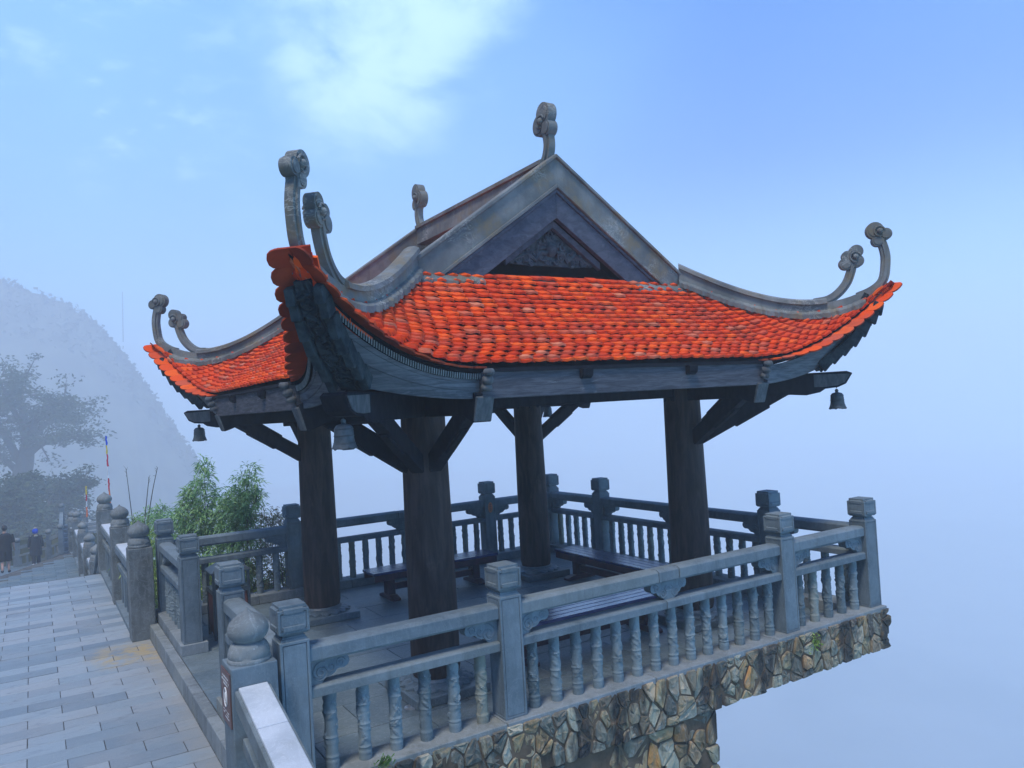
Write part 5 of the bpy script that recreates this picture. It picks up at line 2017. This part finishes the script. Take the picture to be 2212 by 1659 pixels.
part('small_print', mb, M['sign_print'], sg_)

stk = root('sticker', (6.34, 11.06, 0.75), 'faded orange printed sticker on a rear balustrade post', 'sticker')
mb = MB()
mb.add([(6.34 + 0.042 * math.cos(q), 11.0785, 0.76 + 0.085 * math.sin(q)) for q in [2 * math.pi * k / 24 for k in range(24)]], [tuple(range(24))])
part('sticker_print', mb, M['orange_print'], stk)
mb = MB()
for z in (0.72, 0.75, 0.78, 0.81):
    mb.box(6.325, 6.355, 11.0765, 11.078, z - 0.008, z + 0.006)
part('sticker_mark', mb, M['sign'], stk)

# ------------------------------------------------------------------ furled flags


def flag(base, top, segs, label, width):
    base, top = Vector(base), Vector(top)
    o = root('flag_pole', base, label, 'flag', 'furled flags by the path')
    mb = MB()
    mb.tube([base, top], 0.022 * width, 8)
    part('pole', mb, M['pole'], o)
    L = (top - base)
    rgp = random.Random(len(label))
    for c, t0, t1 in segs:
        pts, rad = [], []
        for k in range(7):
            t = t0 + (t1 - t0) * k / 6
            p = base + L * t
            pts.append(p + Vector((rgp.uniform(-0.02, 0.02), rgp.uniform(-0.02, 0.02), 0)) * width)
            rad.append((0.05 + rgp.uniform(-0.012, 0.012)) * width)
        mb = MB()
        mb.tube(pts, rad, 8)
        part('flag_cloth', mb, M['flag_' + c], o, smooth=60)


t = pix(229, 941, 20)
b = pix(241, 1140, 20)
flag(b + (b - t) * 1.3, t, [('blue', 0.955, 0.999), ('yellow', 0.913, 0.954), ('red', 0.855, 0.912), ('white', 0.80, 0.854), ('red', 0.745, 0.799), ('orange', 0.665, 0.744), ('orange', 0.63, 0.664)], 'tall furled flag in bands of blue, yellow, red, white and orange', 0.36)
t = pix(186, 1050, 27)
b = pix(189, 1150, 27)
flag(b + (b - t) * 1.0, t, [('yellow', 0.91, 0.999), ('red', 0.84, 0.909), ('white', 0.775, 0.839), ('orange', 0.665, 0.774)], 'shorter furled flag of yellow, red, white and orange, farther off', 0.42)

# ------------------------------------------------------------------ two walkers seen from behind


def skin_body(name, verts, edges, mat, parent, at, rootv=0, sub=2):
    me = bpy.data.meshes.new(name)
    me.from_pydata([v[:3] for v in verts], edges, [])
    o = bpy.data.objects.new(name, me)
    COL.objects.link(o)
    ORG[o] = Vector(at)
    o.parent = parent
    o.location = Vector(at) - ORG[parent]
    me.materials.append(mat)
    sk = o.modifiers.new('skin', 'SKIN')
    sk.use_smooth_shade = True
    lay = me.skin_vertices[0] if me.skin_vertices else None
    if lay is None:
        bpy.context.view_layer.objects.active = o
        bpy.ops.mesh.customdata_skin_add()
        lay = me.skin_vertices[0]
    for i, v in enumerate(verts):
        r = v[3] if isinstance(v[3], tuple) else (v[3], v[3])
        lay.data[i].radius = r
        lay.data[i].use_root = (i == rootv)
    s = o.modifiers.new('sub', 'SUBSURF')
    s.levels = s.render_levels = sub
    return o


def person(at, label, long_coat):
    o = root('person', at, label, 'person')
    k = 1.0 if not long_coat else 0.94
    # pelvis, spine, neck, head; legs mid-stride; arms
    V = [(0, 0, 0.95, (0.16, 0.11)), (0, 0, 1.15, (0.15, 0.10)), (0, 0.01, 1.36, (0.19, 0.11)), (0, 0.01, 1.47, (0.07, 0.06)), (0, 0.03, 1.55, 0.058), (0, 0.05, 1.64, (0.078, 0.095)), (0, 0.05, 1.73, (0.06, 0.075)),
         (0.09, 0, 0.86, 0.09), (0.10, 0.06, 0.48, 0.062), (0.10, -0.02, 0.10, 0.042), (0.11, 0.14, 0.04, 0.038),
         (-0.09, 0, 0.86, 0.09), (-0.10, -0.02, 0.48, 0.062), (-0.10, -0.2, 0.14, 0.042), (-0.11, -0.08, 0.05, 0.038),
         (0.20, 0.01, 1.38, 0.058), (0.27, -0.04, 1.12, 0.045), (0.29, 0.05, 0.88, 0.034), (0.29, 0.09, 0.80, (0.024, 0.036)),
         (-0.20, 0.01, 1.38, 0.058), (-0.27, 0.02, 1.12, 0.045), (-0.29, 0.12, 0.90, 0.034), (-0.29, 0.16, 0.83, (0.024, 0.036))]
    V = [(v[0] * k, v[1] * k, v[2] * k, tuple(q * k for q in v[3]) if isinstance(v[3], tuple) else v[3] * k) for v in V]
    E = [(0, 1), (1, 2), (2, 3), (3, 4), (4, 5), (5, 6), (0, 7), (7, 8), (8, 9), (9, 10), (0, 11), (11, 12), (12, 13), (13, 14), (2, 15), (15, 16), (16, 17), (17, 18), (2, 19), (19, 20), (20, 21), (21, 22)]
    skin_body('body', V, E, M['skin'], o, at)
    top = M['cloth_navy'] if long_coat else M['cloth_black']

    def ell(z, rx, ry, cx=0, cy=0.0, n=18, fold=0.0):
        return [(at[0] + (cx + rx * math.cos(q) * (1 + fold * math.sin(q * 7))) * k, at[1] + (cy + ry * math.sin(q) * (1 + fold * math.sin(q * 7))) * k, at[2] + z * k) for q in [2 * math.pi * i / n for i in range(n)]]
    if long_coat:
        rings = [ell(0.50, 0.27, 0.20, 0, 0, fold=0.06), ell(0.75, 0.255, 0.18, fold=0.04), ell(1.0, 0.225, 0.155, fold=0.02), ell(1.2, 0.215, 0.145), ell(1.38, 0.225, 0.14, 0, 0.01), ell(1.47, 0.15, 0.11, 0, 0.01), ell(1.51, 0.08, 0.075, 0, 0.02)]
    else:
        rings = [ell(0.82, 0.215, 0.16, fold=0.03), ell(1.0, 0.205, 0.15, fold=0.02), ell(1.2, 0.21, 0.15), ell(1.38, 0.235, 0.145, 0, 0.01), ell(1.46, 0.16, 0.11, 0, 0.01), ell(1.50, 0.085, 0.08, 0, 0.02)]
    part('coat' if long_coat else 'shirt', MB().loft(rings), top, o, smooth=60)

    def P3(v):
        return Vector((at[0] + v[0] * k, at[1] + v[1] * k, at[2] + v[2] * k))
    for s, arm in ((1, [(0.19, 0.01, 1.42), (0.25, -0.02, 1.22), (0.275, -0.04, 1.12), (0.29, 0.05, 0.9)]), (-1, [(-0.19, 0.01, 1.42), (-0.25, 0.01, 1.22), (-0.275, 0.02, 1.12), (-0.29, 0.12, 0.92)])):
        mb = MB()
        q = arm if long_coat else arm[:2] + [arm[2]]
        mb.tube([P3(p) for p in q], [0.085 * k, 0.072 * k, 0.066 * k, 0.055 * k][:len(q)], 10)
        part('sleeve', mb, top, o, smooth=60)
    for s, leg in ((1, [(0.09, 0, 0.9), (0.10, 0.04, 0.62), (0.10, 0.05, 0.44), (0.10, -0.02, 0.1)]), (-1, [(-0.09, 0, 0.9), (-0.10, -0.01, 0.62), (-0.10, -0.03, 0.44), (-0.10, -0.19, 0.14)])):
        mb = MB()
        q = leg if long_coat else leg[:3]
        mb.tube([P3(p) for p in q], ([0.12 * k, 0.10 * k, 0.09 * k, 0.075 * k] if long_coat else [0.13, 0.115, 0.11])[:len(q)], 12)
        part('trousers' if long_coat else 'shorts', mb, top, o, smooth=60)
        f = P3(leg[3])
        mb = MB()
        mb.ball(f + Vector((0.01 * s, 0.05, -0.05)) * k, 0.06 * k, 12, 8, (0.85, 2.0, 0.8))
        part('shoe', mb, M['shoe'] if long_coat else M['cloth_black'], o, smooth=60)
    mb = MB()
    if long_coat:
        mb.ball(P3((0, 0.035, 1.655)), 0.125 * k, 16, 10, (1, 1.1, 1.12))
        part('blue_hood', mb, M['cloth_blue'], o, smooth=60)
        mb = MB()
        mb.lathe([(0.075, 1.79), (0.085, 1.8), (0.02, 1.835)], 16, (at[0], at[1] + 0.04, at[2] - 1.79 * (1 - k)))
        mb.tube([P3((-0.1, 0, 1.40)), P3((0.02, -0.13, 1.45)), P3((0.12, 0.0, 1.42))], 0.05, 8)
        part('cap', mb, M['cloth_beige'], o, smooth=60)
    else:
        mb.ball(P3((0, 0.035, 1.685)), 0.105, 16, 10, (0.95, 1.12, 1.1))
        part('hair', mb, M['hair'], o, smooth=60)
    return o


person((-0.02, 41.6, -3.66), 'walker in a long dark coat and bright blue hood, seen from behind', True)
person((-1.0, 35.3, -2.86), 'walker in black shirt and shorts with bare calves, at the picture edge', False)

# ------------------------------------------------------------------ trees and bamboo


def leaf_cloud(mb, c, r, n, size, rg, sq=(1, 1, 0.6)):
    for _ in range(n):
        v = Vector((rg.gauss(0, 1), rg.gauss(0, 1), rg.gauss(0, 1)))
        v.normalize()
        v *= rg.random() ** 0.45
        p = c + Vector((v.x * r * sq[0], v.y * r * sq[1], v.z * r * sq[2]))
        a = Vector((rg.gauss(0, 1), rg.gauss(0, 1), rg.gauss(0, 0.5))).normalized() * size * rg.uniform(0.6, 1.3)
        b = a.cross(Vector((rg.gauss(0, 1), rg.gauss(0, 1), rg.gauss(0, 1)))).normalized() * size * 0.45
        mb.tint = rg.random()
        mb.add([p - a, p + b, p + a, p - b], [(0, 1, 2, 3)])


def tree(base, trunk, limbs, label, seed, leaf, per, spread, cat='tree'):
    """trunk: points with radii; limbs: lists of points; leaves gather along the outer limbs"""
    rg = random.Random(seed)
    leaf *= TS
    spread *= TS
    o = root('tree', base, label, cat, 'trees in the fog')
    mb = MB()
    tp = smooth_path([Vector(p[:3]) for p in trunk], 5)
    mb.tube(tp, [TS * trunk[0][3] + TS * (trunk[-1][3] - trunk[0][3]) * i / (len(tp) - 1) for i in range(len(tp))], 9)
    cr = MB()
    for L in limbs:
        r0 = L[0] * TS
        pts = smooth_path([Vector(p) for p in L[1]], 5)
        mb.tube(pts, [max(0.012, r0 * (1 - 0.85 * i / (len(pts) - 1))) for i in range(len(pts))], 7)
        ln = sum((pts[i + 1] - pts[i]).length for i in range(len(pts) - 1))
        for i in range(len(pts)):
            f = i / (len(pts) - 1)
            if f < 0.25:
                continue
            for _ in range(2):
                d = Vector((rg.gauss(0, 1), rg.gauss(0, 1), rg.gauss(0.35, 0.5))).normalized() * ln * rg.uniform(0.10, 0.34)
                q = pts[i] + d
                mb.tube([pts[i], pts[i].lerp(q, 0.5) + Vector((0, 0, rg.uniform(-0.1, 0.15))), q], [r0 * 0.25 * (1.2 - f), r0 * 0.15, 0.01], 5)
                leaf_cloud(cr, q, spread * rg.uniform(0.6, 1.25), per, leaf, rg)
                leaf_cloud(cr, pts[i].lerp(q, 0.6), spread * rg.uniform(0.4, 0.8), per // 2, leaf, rg)
    part('trunk', mb, M['bark'], o, smooth=60)
    part('crown', cr, M['tree_leaf'], o, fix=False)
    return o


TS = 2.6


def pixt(px, py, D):
    return pix(px, py, D * TS)


def pl(*pts, D=45.0):
    return [pixt(px, py, D + dd) for px, py, dd in pts]


# big old tree: trunk at the frame edge, long limbs reaching right
tree(pixt(8, 1200, 46), [(*pixt(8, 1200, 46), 0.75), (*pixt(30, 1090, 46), 0.6), (*pixt(52, 1010, 46), 0.5), (*pixt(60, 960, 46), 0.36)],
     [(0.28, pl((55, 985, 1), (95, 955, 0), (140, 945, -1), (175, 950, -1))), (0.26, pl((60, 965, 1), (80, 905, 0), (120, 870, 0), (165, 880, 1))), (0.3, pl((58, 960, 1), (50, 890, 1), (40, 840, 2), (60, 815, 3))),
      (0.26, pl((45, 1000, 1), (5, 930, 0), (-30, 870, 0), (-60, 830, 0))), (0.24, pl((60, 960, 1), (100, 915, 2), (135, 905, 3), (172, 915, 4))), (0.2, pl((55, 930, 1), (20, 870, -1), (0, 820, -2))), (0.22, pl((40, 1020, 1), (0, 985, 1), (-50, 960, 1)))],
     'large old tree with long reaching limbs, dim in the fog above the walkers', 1, 0.12, 46, 0.85)
TS = 2.0
tree(pixt(90, 1190, 40), [(*pixt(90, 1190, 40), 0.3), (*pixt(102, 1130, 40), 0.25), (*pixt(112, 1090, 40), 0.18)],
     [(0.15, pl((108, 1105, 0), (140, 1075, 0), (168, 1052, 0), (200, 1040, 0), D=40)), (0.15, pl((112, 1090, 0), (130, 1060, 0), (150, 1040, -1), D=40)), (0.14, pl((112, 1095, 0), (150, 1085, 0), (178, 1092, -1), D=40)),
      (0.14, pl((105, 1110, 0), (80, 1080, 1), (55, 1075, 1), D=40)), (0.14, pl((112, 1095, 0), (100, 1060, 1), (95, 1045, 1), D=40)), (0.13, pl((105, 1120, 0), (140, 1110, 0), (172, 1120, 0), D=40))],
     'smaller spreading tree low behind the farther flag', 2, 0.10, 44, 0.6)
tree(pixt(-10, 1230, 36), [(*pixt(-10, 1230, 36), 0.4), (*pixt(10, 1160, 36), 0.3), (*pixt(20, 1110, 36), 0.22)],
     [(0.2, pl((14, 1150, 0), (45, 1120, 0), (75, 1110, 0), D=36)), (0.2, pl((20, 1110, 0), (30, 1070, 0), (45, 1040, 1), D=36)), (0.2, pl((10, 1160, 0), (-20, 1110, 0), (-50, 1080, 0), D=36)), (0.18, pl((14, 1150, 0), (50, 1160, -1), (90, 1165, -1), D=36)), (0.18, pl((0, 1190, 0), (40, 1195, 0), (70, 1190, 0), D=36))],
     'dense dark tree straight behind the walkers at the left edge', 3, 0.12, 110, 0.85)
tree(pixt(150, 1215, 44), [(*pixt(150, 1215, 44), 0.22), (*pixt(160, 1170, 44), 0.15)],
     [(0.12, pl((155, 1185, 0), (125, 1160, 0), (100, 1150, 0), D=44)), (0.12, pl((160, 1170, 0), (190, 1140, 0), (215, 1130, 0), D=44)), (0.12, pl((158, 1175, 0), (150, 1140, 1), (145, 1130, 1), D=44)), (0.1, pl((160, 1175, 0), (200, 1160, 0), (235, 1150, 0), D=44))],
     'low thicket-like tree above the far steps', 4, 0.10, 46, 0.6)

tree(pixt(70, 1215, 40), [(*pixt(70, 1215, 40), 0.22), (*pixt(76, 1165, 40), 0.15)],
     [(0.13, pl((72, 1190, 0), (45, 1150, 0), (20, 1130, 0), D=40)), (0.13, pl((76, 1165, 0), (95, 1130, 0), (120, 1105, 0), D=40)), (0.12, pl((74, 1175, 0), (70, 1130, 1), (62, 1100, 1), D=40)), (0.12, pl((74, 1180, 0), (110, 1160, 0), (140, 1150, 0), D=40))],
     'dark bushy tree between the two walkers and the far steps', 5, 0.11, 80, 0.7)

# grey rocks on the slope behind the far steps
rg = random.Random(9)
for i, (px, py, s) in enumerate(((172, 1158, 0.5), (198, 1168, 0.45), (140, 1150, 0.4))):
    c = pix(px, py, 60 + rg.uniform(-2, 3))
    s *= 0.6
    bm = bmesh.new()
    bmesh.ops.create_icosphere(bm, subdivisions=2, radius=s)
    for v in bm.verts:
        q = v.co * (1 + 0.35 * mnoise.noise(v.co * 1.4 + Vector((i * 3, 0, 0))))
        v.co = Vector((q.x * 1.3, q.y, q.z * 0.75))
    me = bpy.data.meshes.new('rock')
    bm.to_mesh(me)
    bm.free()
    me.materials.append(M['rock'])
    lab = ('larger grey rock above the far steps', 'low grey rock behind the farthest onion posts', 'small rock over the hooded walker')[i]
    tag(put('rock', me, None, c), lab + ', in fog', 'rock', 'rocks on the foggy slope')


def blade(mb, p, d, L, w, rg):
    d = d.normalized()
    a = d.cross(Vector((0, 0, 1)))
    if a.length < 1e-3:
        a = Vector((1, 0, 0))
    a.normalize()
    a = (a + Vector((rg.gauss(0, 0.5), rg.gauss(0, 0.5), rg.gauss(0, 0.5)))).normalized() * w
    m = p + d * L * 0.45 + Vector((0, 0, 0.01))
    e = p + d * L + Vector((0, 0, -0.22 * L))
    mb.tint = rg.random()
    mb.add([p, m - a, e, m + a], [(0, 1, 2, 3)])


def bamboo(name, culms, label, seed, mat, cat='bamboo', leafL=0.13, w=0.011, dens=60, side=0.28, group='bamboo and shrubs behind the rear balustrade', start=0.25):
    """culms: (foot, tip) pairs; leaves in sprays along side twigs"""
    rg = random.Random(seed)
    base = culms[0][0]
    o = root(name, base, label, cat, group)
    st_, lv = MB(), MB()
    for f, t in culms:
        f, t = Vector(f), Vector(t)
        bend = Vector((rg.gauss(0, 0.08), rg.gauss(0, 0.08), 0))
        pts = smooth_path([f, f.lerp(t, 0.4) - bend, f.lerp(t, 0.75) - bend * 0.6, t], 5)
        st_.tube(pts, [0.012 * (1 - 0.8 * i / (len(pts) - 1)) for i in range(len(pts))], 5)
        n = int(dens * (t - f).length)
        for k in range(n):
            u = start + (1 - start) * rg.random() ** 0.85
            q = pts[min(int(u * (len(pts) - 1)), len(pts) - 2)].lerp(pts[min(int(u * (len(pts) - 1)) + 1, len(pts) - 1)], rg.random())
            reach = side * (1.12 - u) * 1.4 + 0.05
            d = Vector((rg.gauss(0, 1), rg.gauss(0, 1), rg.gauss(0.5, 0.5))).normalized()
            e = q + d * reach * rg.uniform(0.3, 1)
            if k % 3 == 0:
                st_.tube([q, e], [0.003, 0.0015], 3)
            for _ in range(rg.randint(3, 6)):
                dd = (d * 0.7 + Vector((rg.gauss(0, 0.6), rg.gauss(0, 0.6), rg.gauss(-0.25, 0.45))))
                blade(lv, e + Vector((rg.gauss(0, 0.02), rg.gauss(0, 0.02), rg.gauss(0, 0.02))), dd, leafL * rg.uniform(0.6, 1.25), w * rg.uniform(0.7, 1.2), rg)
    part('stems', st_, M['culm'] if mat is not M['dry_leaf'] else M['dry_stalk'], o, fix=False)
    part('leaves', lv, mat, o, fix=False)
    return o


def cul(px, py, D, foot=-1.2, dx=0.0):
    t = pix(px, py, D)
    return (Vector((t.x + dx, t.y + random.uniform(-0.1, 0.1), foot)), t)


bamboo('bamboo_clump', [cul(441, 996, 12.0), cul(425, 1035, 12.2), cul(455, 1075, 12.0, -1.2, 0.1), cul(408, 1060, 12.1, -1.2, -0.1), cul(395, 1090, 12.0, -1.2, -0.1), cul(470, 1065, 12.3), cul(432, 1085, 11.9), cul(415, 1095, 12.4), cul(380, 1110, 12.3)],
       'green bamboo clump with the tallest plume, behind the rear balustrade', 31, M['bamboo_leaf'], dens=62, side=0.33)
bamboo('bamboo_clump', [cul(541, 1008, 11.7, -1.2, -0.4), cul(552, 1045, 11.6, -1.2, -0.45), cul(520, 1030, 11.8, -1.2, -0.3), cul(500, 1060, 11.8, -1.2, -0.2), cul(525, 1065, 11.7, -1.2, -0.3), cul(485, 1085, 11.9, -1.2, -0.1), cul(510, 1095, 11.6, -1.2, -0.15), cul(495, 1110, 11.7), cul(540, 1060, 11.9, -1.2, -0.4)],
       'green bamboo clump leaning right, between the tallest plume and a rear post', 32, M['bamboo_leaf'], dens=62, side=0.34)
bamboo('bamboo_clump', [cul(335, 1100, 14.5), cul(355, 1095, 14.2), cul(315, 1105, 15), cul(345, 1120, 14), cul(300, 1118, 15.5), cul(370, 1112, 13.5)],
       'pale hazy bamboo beside the dry stalks, farther left', 33, M['bamboo_leaf'], dens=55, side=0.24)
bamboo('shrub', [cul(575, 1112, 11.4), cul(600, 1106, 11.3), cul(590, 1120, 11.5), cul(612, 1115, 11.4), cul(565, 1125, 11.5)],
       'brownish dry shrub just left of a rear balustrade post', 34, M['dry_leaf'], 'shrub', 0.10, 0.009, 52, 0.2)
lowc = []
rg = random.Random(8)
for _ in range(26):
    x = rg.uniform(1.75, 3.3)
    yv = rg.uniform(11.7, 12.5)
    lowc.append((Vector((x, yv, -1.3)), Vector((x + rg.gauss(0, 0.15), yv + rg.gauss(0, 0.1), rg.uniform(-0.1, 0.42)))))
bamboo('shrub', lowc, 'bright green undergrowth seen through the rear balusters', 35, M['shrub_leaf'], 'shrub', 0.12, 0.014, 46, 0.26, start=0.1)
lowc = []
for _ in range(16):
    x = rg.uniform(0.9, 1.7)
    yv = rg.uniform(12.2, 16.5)
    x = max(x, 1.45)
    lowc.append((Vector((x, yv, -1.3)), Vector((x + rg.gauss(0.1, 0.15), yv + rg.gauss(0, 0.1), rg.uniform(0.2, 0.75)))))
bamboo('shrub', lowc, 'grey-green scrub beyond the onion posts', 36, M['shrub_leaf'], 'shrub', 0.11, 0.012, 34, 0.26, start=0.1)
mb_l = [('dry_stalk', [(272, 1012, 17), (280, 1075, 17), (290, 1160, 17)], 'single bare stalk rising above the scrub, left of the dry pair'), ('dry_stalk', [(340, 1010, 14.5), (328, 1070, 14.5), (318, 1150, 14.5)], 'right bare stalk of a close pair'), ('dry_stalk', [(322, 1030, 14.7), (316, 1090, 14.7), (312, 1150, 14.7)], 'left and shorter bare stalk of a close pair'),
        ('dry_stalk', [(556, 1072, 11.5), (543, 1105, 11.5), (533, 1135, 11.5)], 'thin leaning twig between the bamboo and the brown shrub')]
for nm, pts, lab in mb_l:
    mb = MB()
    q = smooth_path([pix(*p) for p in pts] + [pix(*pts[-1]) + Vector((0, 0, -0.9))], 5)
    mb.tube(q, [0.006 + 0.008 * i / len(q) for i in range(len(q))], 5)
    for k in range(5):
        a = q[0].lerp(q[2], k / 5)
        mb.tube([a, a + Vector((random.uniform(-0.05, 0.05), random.uniform(-0.05, 0.05), random.uniform(0.02, 0.09)))], [0.004, 0.002], 3)
    tag(part(nm, mb, M['dry_stalk'], None, fix=False), lab, 'stalk')

# ------------------------------------------------------------------ the air
hz = MB().box(-260, 905, -45, 905, -122, 67)
n = bpy.data.materials.new('haze')
n.use_nodes = True
n.node_tree.nodes.clear()
ho = n.node_tree.nodes.new('ShaderNodeOutputMaterial')
hv = n.node_tree.nodes.new('ShaderNodeVolumePrincipled')
hv.inputs['Color'].default_value = (0.93, 0.98, 1.0, 1)
hv.inputs['Density'].default_value = 0.0042
hv.inputs['Anisotropy'].default_value = 0.1
n.node_tree.links.new(hv.outputs[0], ho.inputs['Volume'])
h = part('haze', hz, n, None, at=(0, 0, 0))
kind(h, 'stuff')
